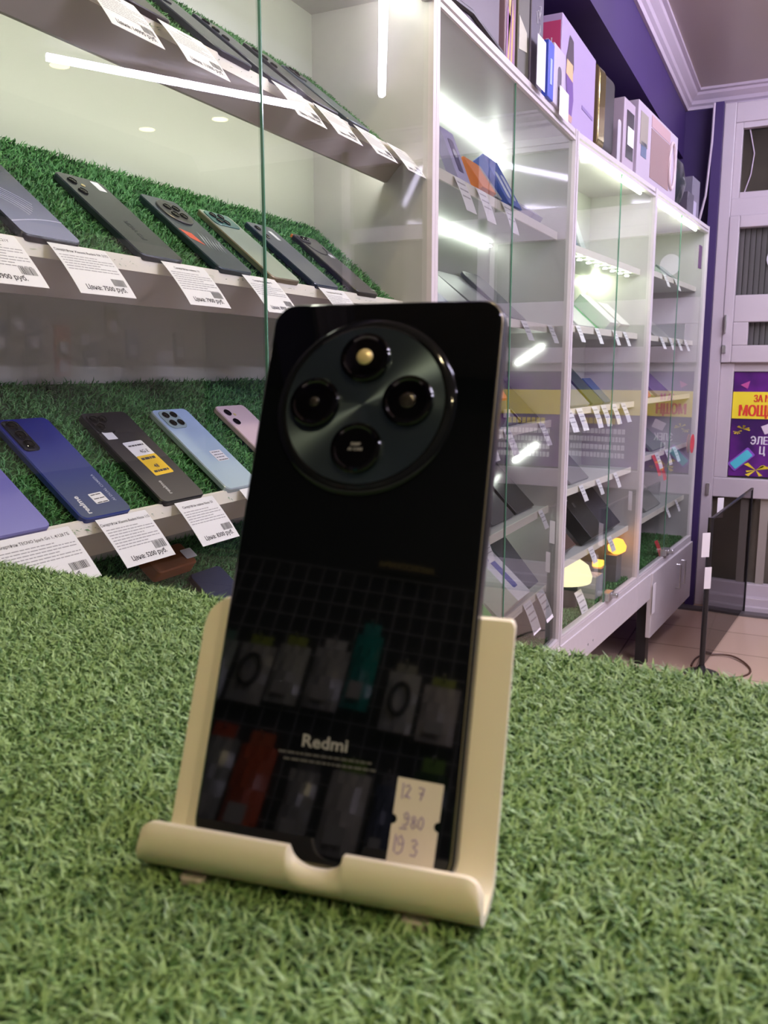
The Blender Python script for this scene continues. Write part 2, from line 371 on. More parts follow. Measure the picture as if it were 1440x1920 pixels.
# ------------------------------------------------------------------ ceiling lamps
def tube_lamp(p, q, label):
    p, q = Vector(p), Vector(q); d = (q - p); L = d.length; d.normalize()
    e = empty('linear_lamp', frame(tuple(p), tuple(d), tuple(Vector((0, 0, 1)).cross(d)), (0, 0, 1)), label, 'lamp', 'linear ceiling lamps')
    mb = MB(); mb.box((0, -.017, 0), (L, .017, .02), M['laminate']); mb.obj('housing', e)
    mb = MB(); mb.tube([(0.004, 0, -.012), (L - .004, 0, -.012)], .0185, M['tube'], 10); mb.obj('diffuser', e)
tube_lamp((1.815, 2.93, 2.60), (1.18, 4.04, 2.60), 'long lilac-white linear ceiling lamp far right, mirrored across the first cabinet glass')
tube_lamp((.233, 3.05, 2.60), (.723, 4.03, 2.60), 'linear ceiling lamp slanting near the shop window, mirrored beside the end panel')
tube_lamp((.75, .55, 2.60), (1.45, 1.45, 2.60), 'added unseen linear lamp above the right side of the turf counter')  # out-of-view tube added to light the counter and the room
tube_lamp((1.95, .9, 2.60), (2.15, 2.1, 2.60), 'added unseen linear lamp along the right wall, brightening the accessory cards')  # added beyond the frame so the mirrored cards get brighter
tube_lamp((.35, 1.6, 2.60), (.95, 2.4, 2.60), 'added unseen linear lamp halfway down the shop over the aisle')  # another unseen tube, added for room brightness
def downlight(x, y, label, m='spot'):
    e = empty('ceiling_downlight', (x, y, 2.62), label, 'lamp', 'round warm ceiling downlights')
    MB().lathe([(.056, 0), (.056, -.006), (.044, -.010), (.044, -.002)], M['laminate'], 28).obj('trim_ring', e)
    MB().cyl((0, 0, -.011), .043, .005, M[m], 24).obj('diffuser', e)
for i, (x, y) in enumerate(((1.90, 3.09), (2.26, 4.08), (1.76, 4.10), (.28, -.30), (1.3, -.6), (-.1, 1.1))):
    downlight(x, y, ['warm downlight right of the long lamp, leftmost yellow spot mirrored in the first cabinet', 'warm downlight nearest the far right corner of the ceiling',
      'warm downlight at the end of the long lamp by the window', 'warm downlight over the counter just behind the viewpoint', 'warm downlight over the shop floor behind the viewpoint',
      'warm downlight above the aisle in front of the first cabinet'][i], 'spot_far' if i < 3 else 'spot')

# ------------------------------------------------------------------ turf
def turf(name, F, w, h, n, hgt, bw, mats, label, t0=.002, lean=1.2, jitter=1.0, backing=True):
    """artificial turf: thousands of short curled blades on a backing, in F's xy plane (x 0..w, y 0..h)"""
    x = RNG.uniform(0, w, n); y = RNG.uniform(0, h, n)
    cl = RNG.uniform(0, 2*np.pi, n); hh = hgt * RNG.uniform(.55, 1.15, n); ln = lean * RNG.uniform(.2, 1.0, n) * hgt
    dx, dy = np.cos(cl), np.sin(cl); ww = bw * RNG.uniform(.6, 1.2, n) / 2
    tw = cl + np.pi/2 + RNG.normal(0, .5, n); px, py = np.cos(tw)*ww, np.sin(tw)*ww
    z0 = np.full(n, t0)
    P = np.empty((n, 5, 3))
    P[:, 0] = np.stack([x-px, y-py, z0], 1); P[:, 1] = np.stack([x+px, y+py, z0], 1)
    mx, my, mz = x + dx*ln*.35, y + dy*ln*.35, t0 + hh*.62
    P[:, 2] = np.stack([mx+px, my+py, mz], 1); P[:, 3] = np.stack([mx-px, my-py, mz], 1)
    P[:, 4] = np.stack([x + dx*ln*1.15, y + dy*ln*1.15, t0 + hh*RNG.uniform(.7, 1.05, n)], 1)
    v = P.reshape(-1, 3); base = np.arange(n) * 5
    loops = np.stack([base, base+1, base+2, base+3, base+3, base+2, base+4], 1).reshape(-1)
    starts = np.stack([np.arange(n)*7, np.arange(n)*7+4], 1).reshape(-1)
    nb = 0
    if backing:
        b_ = np.array([(0,0,0),(w,0,0),(w,h,0),(0,h,0),(0,0,t0),(w,0,t0),(w,h,t0),(0,h,t0)], float)
        o = len(v); v = np.concatenate([v, b_]); fl = np.array([(0,3,2,1),(4,5,6,7),(0,1,5,4),(1,2,6,5),(2,3,7,6),(3,0,4,7)]).reshape(-1) + o
        loops = np.concatenate([loops, fl]); starts = np.concatenate([starts, n*7 + np.arange(6)*4]); nb = 6
    me = bpy.data.meshes.new(name); me.vertices.add(len(v)); me.vertices.foreach_set('co', v.astype(np.float32).ravel())
    me.loops.add(len(loops)); me.loops.foreach_set('vertex_index', loops.astype(np.int32))
    me.polygons.add(len(starts)); me.polygons.foreach_set('loop_start', starts.astype(np.int32))
    mi = np.repeat(RNG.choice(3, n, p=[.5, .25, .25]), 2)
    me.polygons.foreach_set('material_index', np.concatenate([mi, np.full(nb, 3)]).astype(np.int32))
    for m_ in mats: me.materials.append(m_)
    me.materials.append(M['turf_base']); me.update(calc_edges=True); me.validate()
    o = bpy.data.objects.new(name, me); COL.objects.link(o); o.matrix_world = F
    return tag(o, label, 'artificial turf', kind='stuff')
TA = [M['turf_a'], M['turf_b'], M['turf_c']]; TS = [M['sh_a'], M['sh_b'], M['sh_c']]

# ------------------------------------------------------------------ counter
TZ = 1.1035
rot = math.atan2(-.022, .52)
FT = frame((-.597, .431, TZ), (math.cos(rot), math.sin(rot), 0), (math.sin(rot), -math.cos(rot), 0), (0, 0, -1))   # x right, y towards viewer
ct = empty('counter', (0, 0, 0), 'shop counter whose whole top is covered with green turf, phone stand on it', 'counter')
Fc = frame((-.597, .431, 0), (math.cos(rot), math.sin(rot), 0), (-math.sin(rot), math.cos(rot), 0), (0, 0, 1))
mb = MB(); mb.T = Fc; mb.box((0, -.60, TZ - .028), (1.15, 0, TZ), M['laminate']); mb.obj('counter_top', ct)
mb = MB(); mb.T = Fc; mb.box((.02, -.58, 0), (1.13, -.03, TZ - .028), M['laminate']); mb.obj('counter_body', ct)
turf('counter_turf', Fc @ Matrix.Translation((0, -.44, TZ)), 1.1, .445, 300000, .0050, .0010, TA, 'bright green artificial turf covering the counter under the cream phone stand', lean=1.5)

# ------------------------------------------------------------------ cabinets
H_TOP = 1.905
def cabinet(F, a0, a1, seam, label, depth=.25, glass='glass', low=.43, tri=True, shelves=(), fascia_low=.30):
    e = empty('display_cabinet', F, label, 'cabinet', None)
    L, I = M['laminate'], M['inner']; t = .014
    def part(nm, bev=0, **k):
        pass
    for nm, a, b in (('side_panel', (a0, 0, low - .03), (a0 + t, depth, H_TOP)), ('side_panel', (a1 - t, 0, low - .03), (a1, depth, H_TOP)),
                     ('back_panel', (a0 + t, depth - .006, low), (a1 - t, depth, H_TOP - .012)), ):
        MB().box(a, b, I if nm == 'back_panel' else L).obj(nm, e)
    MB().box((a0 + t, .003, H_TOP - .014), (a1 - t, depth - .006, H_TOP), L).obj('top_panel', e)
    MB().box((a0 + t, .0, low - .02), (a1 - t, depth - .006, low), L).obj('bottom_panel', e)
    # sliding tracks
    for z in (H_TOP - .030, low): MB().box((a0 + t, .001, z), (a1 - t, .022, z + .008), M['laminate']).obj('sliding_track', e)
    for k, (x0, x1, s) in enumerate(((a0 + t + .001, seam + .0015, .006), (seam - .0015, a1 - t - .001, .0095))):
        g = MB().box((x0, s, low + .008), (x1, s + .0005, H_TOP - .022), M[glass]).obj('glass_door', e)
        xe = x1 if k == 0 else x0
        if k == 0: MB().box((xe - .0013, s - .0012, low + .008), (xe + .0010, s + .0025, H_TOP - .022), M['glass_edge']).obj('polished_edge', g)
    if fascia_low is not None:
        MB().box((a0, -.004, fascia_low), (a1, .014, low - .02), L).obj('lower_fascia', e, bevel=.002)
        for q in (.3, .36): MB().cyl((a0 + (a1 - a0)*q, -.006, low - .09), .004, .004, M['metal'], 12, axis=1).obj('screw_cap', e)
    for z in shelves:
        if tri:   # sloping display shelf with price rail and grey fascia
            x0, x1 = a0 + t, a1 - t; c, sn = math.cos(R(40)), math.sin(R(40)); Lb = (depth - .066) / c
            sh = MB().prism([(.061, z - .012), (.060 + Lb*c, z - .012 + Lb*sn), (.060 + Lb*c, z - .020 + Lb*sn), (.066, z - .018)], x0, x1, I, 0).obj('shelf', e)
            MB().prism([(.057, z + .003), (.061, z + .004), (.061, z - .013), (.057, z - .013)], x0, x1, M['rail'], 0).obj('price_rail', sh)
            MB().prism([(.0575, z - .013), (.062, z - .013), (.095, z - .046), (.090, z - .046)], x0, x1, M['fascia'], 0).obj('grey_fascia', sh)
        else:
            sh = MB().box((a0 + t, .048, z - .016), (a1 - t, depth - .006, z), I).obj('shelf', e)
            MB().box((a0 + t, .044, z - .018), (a1 - t, .048, z + .003), M['rail']).obj('price_rail', sh)
    return e
def strip(e, F, p, q, m='strip', r=.004):
    MB().tube([p, q], r, M[m], 8).obj('led_strip', e)

Z1, Z2, Z3, Z4, Z5 = 1.63, 1.37, 1.088, .845, .62
c1 = cabinet(FA, .36, 1.478, .937, 'nearest white display cabinet on the left with turf shelves of phones', shelves=(Z1, Z2, Z3, Z4), low=.43)
c2 = cabinet(FA, 1.479, 2.492, 1.945, 'second display cabinet from the left, grey tinted glass', tri=False, glass='glass_tint', shelves=(Z1, Z2, 1.10, Z4, Z5 - .02))
c3 = cabinet(FB, .0, .900, .46, 'third display cabinet from the left, brightest, with row of little lights', tri=False, shelves=(1.615, 1.38, 1.125, .872, .64))
c4 = cabinet(FB, .901, 1.90, 1.345, 'farthest display cabinet, next to the purple wall', tri=False, shelves=(1.63, 1.38, 1.13, .895, .635), fascia_low=None)
# LED strips, and glowing tubes standing in for glare and reflections
strip(c1, FA, (.40, .084, Z1 - .026), (1.45, .084, Z1 - .026), 'strip_near', r=.005)
strip(c1, FA, (.40, .06, H_TOP - .022), (1.45, .06, H_TOP - .022), 'strip_near', r=.006)
strip(c2, FA, (1.50, .236, H_TOP - .026), (2.46, .236, H_TOP - .026), 'strip_w', r=.006)
strip(c2, FA, (2.466, .232, H_TOP - .04), (2.466, .232, 1.80), 'strip_w', r=.006)  # glowing tube in place of the top strip's curved glare
strip(c2, FA, (1.50, .236, Z1 - .026), (2.46, .236, Z1 - .026), 'strip_w', r=.004)
strip(c2, FA, (1.50, .236, Z4 - .026), (2.46, .236, Z4 - .026), 'strip_w', r=.003)
strip(c2, FA, (2.474, .155, 1.265), (2.474, .075, 1.318), 'strip_w', r=.005)  # glowing tube standing in for an LED's reflection in the side panel
strip(c2, FA, (2.474, .155, .975), (2.474, .085, 1.03), 'strip_w', r=.005)  # same reflection stand-in, one shelf lower
for a, b in ((.03, .33), (.36, .78)): strip(c3, FB, (a, .030, H_TOP - .034), (b, .030, H_TOP - .034), 'strip_hi', r=.0048)
strip(c3, FB, (.82, .20, 1.58), (.86, .20, 1.58), 'strip_hi', r=.010)
for a, b in ((.92, 1.34), (1.40, 1.74)): strip(c4, FB, (a, .030, H_TOP - .034), (b, .030, H_TOP - .034), 'strip_hi', r=.0048)
for k in range(8): MB().lathe([(.0005, 0), (.008, .001), (.008, .004), (0.004, .006)], M['strip_hi'], 12, c=(.17 + k*.09, .07, 1.586)).obj('small_spot', c3)

# cabinet 4 lower front with flap door, handle
MB().box((.901, -.004, .30), (1.105, .014, .41), M['laminate']).obj('lower_fascia', c4, bevel=.002)
mb = MB(); mb.box((1.108, -.010, .13), (1.90, .010, .41), M['laminate']); dd = mb.obj('flap_door', c4, bevel=.002)
for a in (1.56, 1.66):
    MB().tube([(a, -.010, .36), (a, -.028, .36), (a, -.028, .25), (a, -.004, .25)], .0045, M['metal']).obj('bar_handle', dd)
for cab_, a in ((c3, .50), (c4, 1.36)):
    mb = MB(); mb.box((a - .03, -.012, .440), (a + .03, .016, .470), M['metal']); mb.cyl((a + .012, -.03, .455), .010, .03, M['metal'], 12, axis=1); mb.obj('door_lock', cab_, bevel=.003)
# black table leg and plinth under the cabinets
MB().box((1.135, .012, 0), (1.185, .055, .41), M['black']).obj('cabinet_leg', c4)
for cab_, a in ((c1, .42), (c1, 1.42), (c2, 1.55), (c2, 2.43), (c3, .05), (c4, 1.82)):
    MB().box((a - .02, .10, 0), (a + .02, .14, .40), M['black']).obj('cabinet_leg', cab_)

# turf on the first cabinet's shelves
for z, lab in ((Z1, 'strip of green turf lining the top slanted shelf of the nearest cabinet'), (Z2, 'green turf lining the brightly lit middle shelf of the nearest cabinet'),
               (Z3, 'dark shaded green turf on the third shelf of the nearest cabinet, under the blue phone'), (Z4, 'barely lit turf on the lowest visible shelf behind the counter edge')):
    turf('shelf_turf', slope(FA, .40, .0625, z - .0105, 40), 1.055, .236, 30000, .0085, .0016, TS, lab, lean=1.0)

# ------------------------------------------------------------------ phones on show
def paper_lines(mb, x0, x1, y, h, m, T, rr, z=.0006):
    x = x0
    while x < x1 - .002:
        w = min(rr.uniform(.0025, .009), x1 - x); mb.quad([(x, y, z), (x + w, y, z), (x + w, y + h, z), (x, y + h, z)], m, T); x += w + .0009
def phone(F, name, label, w=.075, h=.163, t=.0085, body=None, back=None, cam_=None, extras=None, group='phones lying on the turf shelves of the nearest cabinet'):
    """x centred on the body, y from the bottom edge up, z out of the back"""
    e = empty(name, F, label, 'phone', group)
    b_ = MB().rbox(w, h, t, .009, body or M['black'], ch=.0014, top=back or M['black_gloss']).obj('body', e, smooth=35)
    if cam_: cam_(e, w, h, t)
    if extras: extras(e, w, h, t)
    return e
def lens(mb, x, y, z, r): 
    mb.lathe([(r, 0), (r, .0014), (r*.82, .0018), (r*.8, .0012), (r*.3, .0010)], M['lens'], 20, c=(x, y, z)); mb.cyl((x, y, z + .0011), r*.34, .0004, M['lens_glass'], 12)
def cam_duo(m=None, n=2, r=.0062):
    def f(e, w, h, t):
        for k in range(n):
            mb = MB(); lens(mb, -w/2 + .016, h - .017 - k*.021, t, r); mb.obj('camera_lens', e, smooth=30)
        MB().cyl((-w/2 + .029, h - .022, t), .0028, .0006, M['flash'], 12).obj('flash', e)
    return f
def cam_plate(w2, h2, r, m, pos, rl=.0065, top=None, x=None):
    def f(e, w, h, t):
        cx = -w/2 + w2/2 + .005 if x is None else x
        p = MB().rbox(w2, h2, .0018, r, m, x0=cx, y0=h - h2 - .005, z0=t, ch=.0006, top=top).obj('camera_module', e, smooth=35)
        for (u, v) in pos:
            mb = MB(); lens(mb, cx + u, h - .005 - h2/2 + v, t + .0018, rl); mb.obj('camera_lens', p, smooth=30)
    return f
def cam_round(cx, cy, r, m, rl=.0062, d=.012):
    def f(e, w, h, t):
        p = MB().lathe([(r, 0), (r, .0016), (r - .001, .0022), (r - .002, .0022)], m, 48, c=(cx, h - cy, t)).obj('camera_module', e, smooth=30)
        for a in (45, 135, 225, 315):
            mb = MB(); lens(mb, cx + d*math.cos(R(a)), h - cy + d*math.sin(R(a)), t + .0022, rl); mb.obj('camera_lens', p, smooth=30)
    return f
def sticker(x, y, w, h, m=None, lines=0, rot=0, seed=1, m2=None, extra=None):
    def f(e, bw, bh, t):
        mb = MB(); T = Matrix.Translation((x, y, t)) @ Matrix.Rotation(rot, 4, 'Z'); rr = random.Random(seed)
        mb.rbox(w, h, .0003, .001, m or M['paper'], T, ch=.0001, seg=2)
        if m2: mb.rbox(w, h*.52, .0003, .001, m2, T, ch=.0001, seg=2, z0=.0001)
        for k in range(lines): paper_lines(mb, -w*.4, w*.4, h*(.85 - k*.75/max(lines - 1, 1)) - .001, .0012, M['ink'], T, rr)
        if extra: extra(mb, T)
        mb.obj('label_sticker', e)
    return f
def multi(*fs):
    def f(*a):
        for g in fs: g(*a)
    return f
def brand(s, size, x, y, m=None, rot=math.pi/2, bold=.02):
    def f(e, w, h, t):
        mb = MB(); text(mb, s, size, x, y, t + .0002, m or M['grey_print'], None, 'LEFT', bold, 1, rot); mb.obj('lettering', e)
    return f
def on(z, a, off=.0065, v=.0, ang=38.5, F=FA): return slope(F, a, .062 + v*math.cos(R(ang)), z - .0105 + v*math.sin(R(ang)), ang) @ Matrix.Translation((0, 0, off + .0045))

PZ = .006
def swirls(e, w, h, t):
    mb = MB(); m_ = C(.62, .62, .80, .3)
    for k in range(6):
        r0 = .050 + k*.0045
        mb.tube([(-.062 + r0*math.cos(a)*1.25, .030 + r0*math.sin(a), t) for a in np.linspace(R(12 + 3*k), R(70 - 3*k), 14) if abs(-.062 + r0*math.cos(a)*1.25) < .036], .00035 + .0001*(k % 3), m_, 4)
    mb.tube([(x, .024 + .012*math.sin((x + .03)*26), t) for x in np.linspace(-.036, .036, 14)], .0006, m_, 4)
    mb.obj('swirl_print', e)
# middle shelf, left to right
phone(on(Z2, .525, PZ, .002), 'smartphone', 'dark navy phone mostly cut off at the left end of the middle shelf', back=C(.03, .035, .06, .12))
phone(on(Z2, .640, PZ, .002), 'smartphone', 'violet phone with white light swirls, left end of the middle shelf', back=gradient('violet_back', (.26, .27, .42), (.012, .012, .03), lo=.02, hi=.15), body=C(.01, .012, .02, .2),
      extras=lambda *a: (sticker(.018, .147, .017, .014, lines=3, seed=3, rot=-.1)(*a), swirls(*a)))
phone(on(Z2, .801, PZ, .002), 'smartphone', 'dark grey two-lens phone with white label at its top corner, middle shelf', back=C(.09, .095, .10, .2, .4), body=C(.02, .03, .04, .25), cam_=cam_duo(),
      extras=multi(sticker(.022, .138, .013, .020, lines=0), brand('POWER', .011, .004, .035, C(.04, .045, .05), math.pi/2)))
def p3x(e, w, h, t):
    MB().quad([(-.034, .085, t + .0002), (-.015, .078, t + .0002), (-.012, .052, t + .0002), (-.030, .065, t + .0002)], C(.75, .12, .07)).obj('red_print', e)
    mb = MB()
    for k in range(6): mb.quad([(-.010 + k*.006, .045 - k*.001, t + .0002), (-.006 + k*.006, .060, t + .0002), (.004 + k*.006, .088 - k*.004, t + .0002), (.002 + k*.006, .072, t + .0002)], C(.32, .36, .38))
    mb.obj('grey_print', e)
phone(on(Z2, .943, PZ, .002), 'smartphone', 'phone with round four-lens camera ring and red flash artwork on its back', back=C(.07, .085, .10, .25), body=C(.012, .03, .035, .3),
      cam_=cam_round(0, .036, .027, C(.10, .095, .095, .3, .4)), extras=p3x)
phone(on(Z2, 1.064, PZ, .002), 'smartphone', 'pale green phone with gold edge and teal camera plate', back=C(.36, .42, .33, .25), body=C(.28, .24, .15, .3, .6),
      cam_=cam_plate(.060, .034, .008, C(.10, .22, .19, .15), ((-.017, .006), (.002, .006), (.002, -.008), (-.014, -.007)), .0062))
phone(on(Z2, 1.180, PZ, .002), 'smartphone', 'slate grey phone behind the green glass seam with white label near its camera', back=C(.12, .13, .15, .3), body=C(.01, .025, .04, .25), cam_=cam_duo(n=2),
      extras=sticker(.012, .122, .010, .024))
def p6x(e, w, h, t):
    mb = MB(); mb.tube([(.030*math.cos(a) * .9, .135 + .026*math.sin(a), t) for a in np.linspace(math.pi, 2*math.pi, 16)], .0009, M['black'], 6); mb.obj('camera_rim', e)
    MB().box((-.0375, .150, .002), (-.030, .1632, .007), C(.8, .20, .04)).obj('orange_corner', e)
phone(on(Z2, 1.318, PZ, .002), 'smartphone', 'charcoal phone with large round camera rim and orange corner, last on the middle shelf', w=.078, back=C(.11, .10, .10, .25), body=C(.012, .012, .014, .3), cam_=cam_plate(.03, .02, .006, C(.06, .06, .06), ((-.006, 0), (.007, 0)), .005),
      extras=multi(p6x, sticker(.022, .103, .013, .012, lines=2), brand('redmi', .006, .028, .012, C(.5, .5, .5), 0)))
# top shelf
for a, lab, c_, k in ((.690, 'black phone on the top shelf at the upper left corner of the frame', (.02, .02, .025), 0), (.795, 'dark phone in a case on the top shelf, behind the second price tag', (.04, .03, .03), 0), (.955, 'navy phone with raised camera, first fully visible on the top shelf', (.03, .035, .055), 1),
                (1.065, 'dark navy phone with shiny lens just left of the glass seam, top shelf', (.03, .035, .06), 2), (1.185, 'black phone just right of the glass seam, top shelf', (.03, .03, .04), 2), (1.290, 'teal-grey phone with bright flash, last on the top shelf', (.07, .10, .12), 1)):
    phone(on(Z1, a, PZ, .002), 'smartphone', lab, back=C(*c_, .2), body=C(c_[0]*.6, c_[1]*.6, c_[2]*.7, .3), cam_=cam_plate(.032, .034, .007, C(.03, .03, .035, .3), ((-.007, .007), (.007, .007), (-.007, -.007)), .0055) if k < 2 else cam_duo(n=3))
# third shelf (in shade)
phone(on(Z3, .5745, PZ, .002), 'smartphone', 'lilac phone at the left edge of the third shelf', w=.080, back=gradient('lilac_back', (.25, .24, .55), (.13, .11, .42), rough=.3), body=C(.15, .14, .35, .3))
def l1s(mb, T): pass
phone(on(Z3, .693, PZ, .002), 'smartphone', 'deep blue phone with dark oblong camera strip and small white label', back=gradient('blue_back', (.10, .12, .19), (.012, .02, .26), rough=.2, hi=.16), body=C(.03, .05, .22, .25),
      cam_=cam_plate(.022, .050, .006, C(.012, .014, .025, .15), ((0, .016), (0, 0), (0, -.015)), .0068),
      extras=multi(sticker(.006, .018, .020, .016, lines=3, rot=.05, seed=5), brand('realme', .010, -.020, .006, C(.7, .7, .72), math.pi/2, .03), brand('AI DUAL CAMERA', .0055, .026, .018, C(.35, .38, .5), math.pi/2)))
def yel(e, w, h, t):
    T = Matrix.Translation((.005, .045, t)) @ Matrix.Rotation(.06, 4, 'Z'); mb = MB(); rr = random.Random(9)
    mb.rbox(.036, .062, .0003, .002, M['paper'], T, ch=.0001, seg=2); mb.rbox(.036, .036, .0003, .002, M['yellow'], T, ch=.0001, seg=2, z0=.0002)
    for y_, hh in ((.053, .0025), (.028, .0040), (.005, .0035)): paper_lines(mb, -.014, .014, y_, hh, M['ink'], T, rr)
    text(mb, '48', .0085, -.001, .0125, .0007, M['ink'], T, 'CENTER', .02); text(mb, '4G E', .008, .004, .040, .0007, M['ink'], T)
    mb.obj('yellow_label', e)
phone(on(Z3, .822, PZ, .002), 'smartphone', 'black phone with a yellow and white sale label on its back', w=.080, h=.165, back=gradient('painted_reflection_back', (.13, .12, .11), (.018, .016, .02), rough=.18, hi=.15), body=C(.012, .012, .014, .3), cam_=cam_plate(.03, .034, .008, C(.012, .012, .014, .2), ((-.007, .007), (.007, .007), (-.007, -.007)), .006),  # greyer lower end is a reflection painted into the back colour
      extras=multi(yel, sticker(-.024, .114, .017, .014, lines=0), brand('realme', .0085, -.013, .012, C(.45, .44, .42), math.pi/2, .03)))
phone(on(Z3, .946, PZ, .002), 'smartphone', 'pale sky blue phone with square four-lens camera and white label', back=gradient('ice_blue_back', (.48, .60, .66), (.34, .46, .72), rough=.2), body=C(.45, .55, .62, .2, .3),
      cam_=cam_plate(.036, .036, .010, C(.42, .55, .62, .15, .3), ((-.008, .008), (.008, .008), (-.008, -.008), (.008, -.008)), .0058, x=-.012),
      extras=sticker(.010, .052, .025, .021, lines=4, rot=.02, seed=8))
phone(on(Z3, 1.088, PZ, .002), 'smartphone', 'pink phone with two dark lenses, half hidden behind the black phone', back=C(.62, .48, .56, .2), body=C(.60, .45, .52, .25), cam_=cam_duo(n=2, r=.0068))
phone(on(Z4, 1.012, PZ, .0), 'smartphone', 'dark navy phone glimpsed on the lowest shelf just above the turf edge', back=C(.03, .045, .09, .2))
o = MB().rbox(.085, .042, .022, .006, C(.30, .10, .03, .4), ch=.002).obj('small_box', smooth=35); o.matrix_world = on(Z4, .955, .006, .172); tag(o, 'brown-orange low box dimly seen on the lowest shelf above the navy phone', 'box')
o = MB().rbox(.024, .018, .0006, .002, M['paper'], ch=.0002).obj('paper_slip'); o.matrix_world = on(Z4, .990, .030, .180); tag(o, 'small crumpled paper slip lying on the brown box of the lowest shelf', 'paper slip')
mb = MB()
for k in range(18): mb.box((k*.0022, .0 + .004*math.sin(k*.25), .0), (.0013 + k*.0022, .005 + .004*math.sin(k*.25), .002), C(.75, .75, .72))
mb.box((-.001, .001, -.0005), (.040, .0035, .0003), M['black'])
o = mb.obj('beaded_strap'); o.matrix_world = on(Z4, .985, .012, .118); tag(o, 'short white beaded strap on the navy phone of the lowest shelf', 'strap')

# ------------------------------------------------------------------ price tags
def price_tag(F, a, z, label, w=.077, h=.064, title='', price='', ang=-45, seed=0, s=.055, group='large printed price tags of the nearest cabinet', dy=0.0, full=True):
    """paper card hanging from the rail and kicking out towards the glass; y runs up the card"""
    c, n = math.cos(R(ang)), math.sin(R(ang))
    T = F @ frame((a, s - .0015, z + .002), (1, 0, 0), (0, c, -n) if ang < 0 else (0, 0, 1), (0, -abs(n), c) if ang < 0 else (0, -1, 0))
    mb = MB(); rr = random.Random(seed); N = 8
    for i in range(N):
        y0, y1 = -h*(i+1)/N, -h*i/N
        mb.box((-w/2, y0, 0), (w/2, y1, .00035), M['paper'])
    Zt = .0005
    if full:
        if title: text(mb, title, .0050, 0, -.0105, Zt, M['ink'], None, 'CENTER', .01)
        for k in range(6 if seed % 2 else 8): paper_lines(mb, -w*.45, w*(.45 if k % 3 else .2), -.0165 - k*.0036, .0011, M['ink_grey'], None, rr, Zt)
        x = w*.20
        while x < w*.44: q = rr.choice((.0005, .0009, .0013)); mb.quad([(x, -.051, Zt), (x + q, -.051, Zt), (x + q, -.042, Zt), (x, -.042, Zt)], M['ink']); x += q + .0007
        text(mb, price, .0078, 0.002, -h + .006, Zt, M['ink'], None, 'CENTER', .025)
    else:
        for k in range(3): paper_lines(mb, -w*.4, w*.4, -h*.2 - k*h*.2, h*.05, M['ink_grey'], None, rr, Zt)
    # the sheet sags a little: bend every vertex
    mb.v = [(x, y, zz - 5.0*y*y*.25*(1 + .3*math.sin(seed))) for x, y, zz in mb.v]
    o = mb.obj('price_tag'); o.matrix_world = T; return tag(o, label, 'price tag', group)
TM, TL = 'Смартфон', 'Цена: '
mid = [(.553, 'Смартфон realme C21Y', '8900 руб.', 'price tag cut by the left frame edge, on the middle shelf'), (.669, 'Смартфон Xiaomi Redmi 9A 2/32', 'Цена: 7500 руб.', 'price tag under the violet swirl phone, reading 7500'),
       (.834, 'Смартфон realme 10', 'Цена: 7900 руб.', 'price tag under the dark grey two-lens phone, reading 7900'), (.992, 'Смартфон realme 9i', 'Цена: 8900 руб.', 'price tag below the phone with red artwork, crossing the glass seam'),
       (1.19, 'Смартфон POCO M5', 'Цена: 9900 руб.', 'wide price tag just above the top edge of the black phone')]
for i, (a, t_, p_, lab) in enumerate(mid): price_tag(FA, a, Z2, lab, title=t_, price=p_, seed=i)
low_ = [(.585, 'Смартфон TECNO Spark Go 1, 4/128 ГБ', 'Цена: 6500 руб.', 'lilac-lit price tag at the lower left, its foot hidden by counter turf', .10), (.7115, 'Смартфон Xiaomi Redmi Note 11S', 'Цена: 5200 руб.', 'price tag under the deep blue phone, reading 5200', .078),
        (.8385, 'Смартфон realme Note 50', 'Цена: 8300 руб.', 'price tag under the black phone with yellow label, reading 8300', .074), (.975, 'Смартфон', 'Цена: 9000 руб.', 'price tag peeking out at the left edge of the big black phone', .08)]
for i, (a, t_, p_, lab, w_) in enumerate(low_): price_tag(FA, a, Z3, lab, title=t_, price=p_, seed=i + 11, w=w_)
up = [(.730, 'first price tag of the top shelf, near the upper left corner'), (.845, 'second price tag of the top shelf, left of the navy phone'), (1.072, 'price tag of the top shelf just right of the glass seam'), (1.18, 'price tag of the top shelf, third from its right end'),
      (1.305, 'price tag of the top shelf, second from its right end'), (1.425, 'price tag at the right end of the top shelf against the side panel')]
for i, (a, lab) in enumerate(up): price_tag(FA, a, Z1, lab, title='Смартфон', price='Цена: %d руб.' % (14990, 11000, 12500, 9990, 15500, 13900)[i], seed=i + 20, w=.078)

def small_tags(F, z, aa, where, s=.044, w=.040, h=.055, group='small price tags on the far cabinets', ang=-62, m=None):
    names = ['first from the left', 'second', 'third', 'fourth', 'fifth', 'sixth', 'seventh']
    for i, a in enumerate(aa):
        o = price_tag(F, a, z, 'white price tag on the %s, %s' % (where, names[i] if len(aa) > 1 else 'on its own'), w=w, h=h, full=False, seed=i + int(z*100), ang=ang, s=s, group=group)
        if m: o.data.materials[0] = m
small_tags(FA, Z1, (1.70, 1.83, 2.00), 'top shelf of the second cabinet', w=.06, h=.075)
small_tags(FA, Z2, (2.17, 2.42), 'second shelf of the second cabinet', w=.05)
small_tags(FA, 1.10, (1.90, 2.05, 2.36), 'third shelf of the second cabinet', w=.05, h=.07)
small_tags(FA, Z4, (1.90, 2.38), 'fourth shelf of the second cabinet')
small_tags(FA, Z5 - .02, (2.27, 2.40), 'lowest shelf of the second cabinet', w=.07, h=.09)
small_tags(FB, 1.38, (.18, .37, .57, .70), 'second shelf of the third cabinet')
small_tags(FB, 1.125, (.12, .22, .38, .48, .60, .72), 'third shelf of the third cabinet', h=.075, w=.055)
small_tags(FB, .872, (.27, .45, .66), 'fourth shelf of the third cabinet')
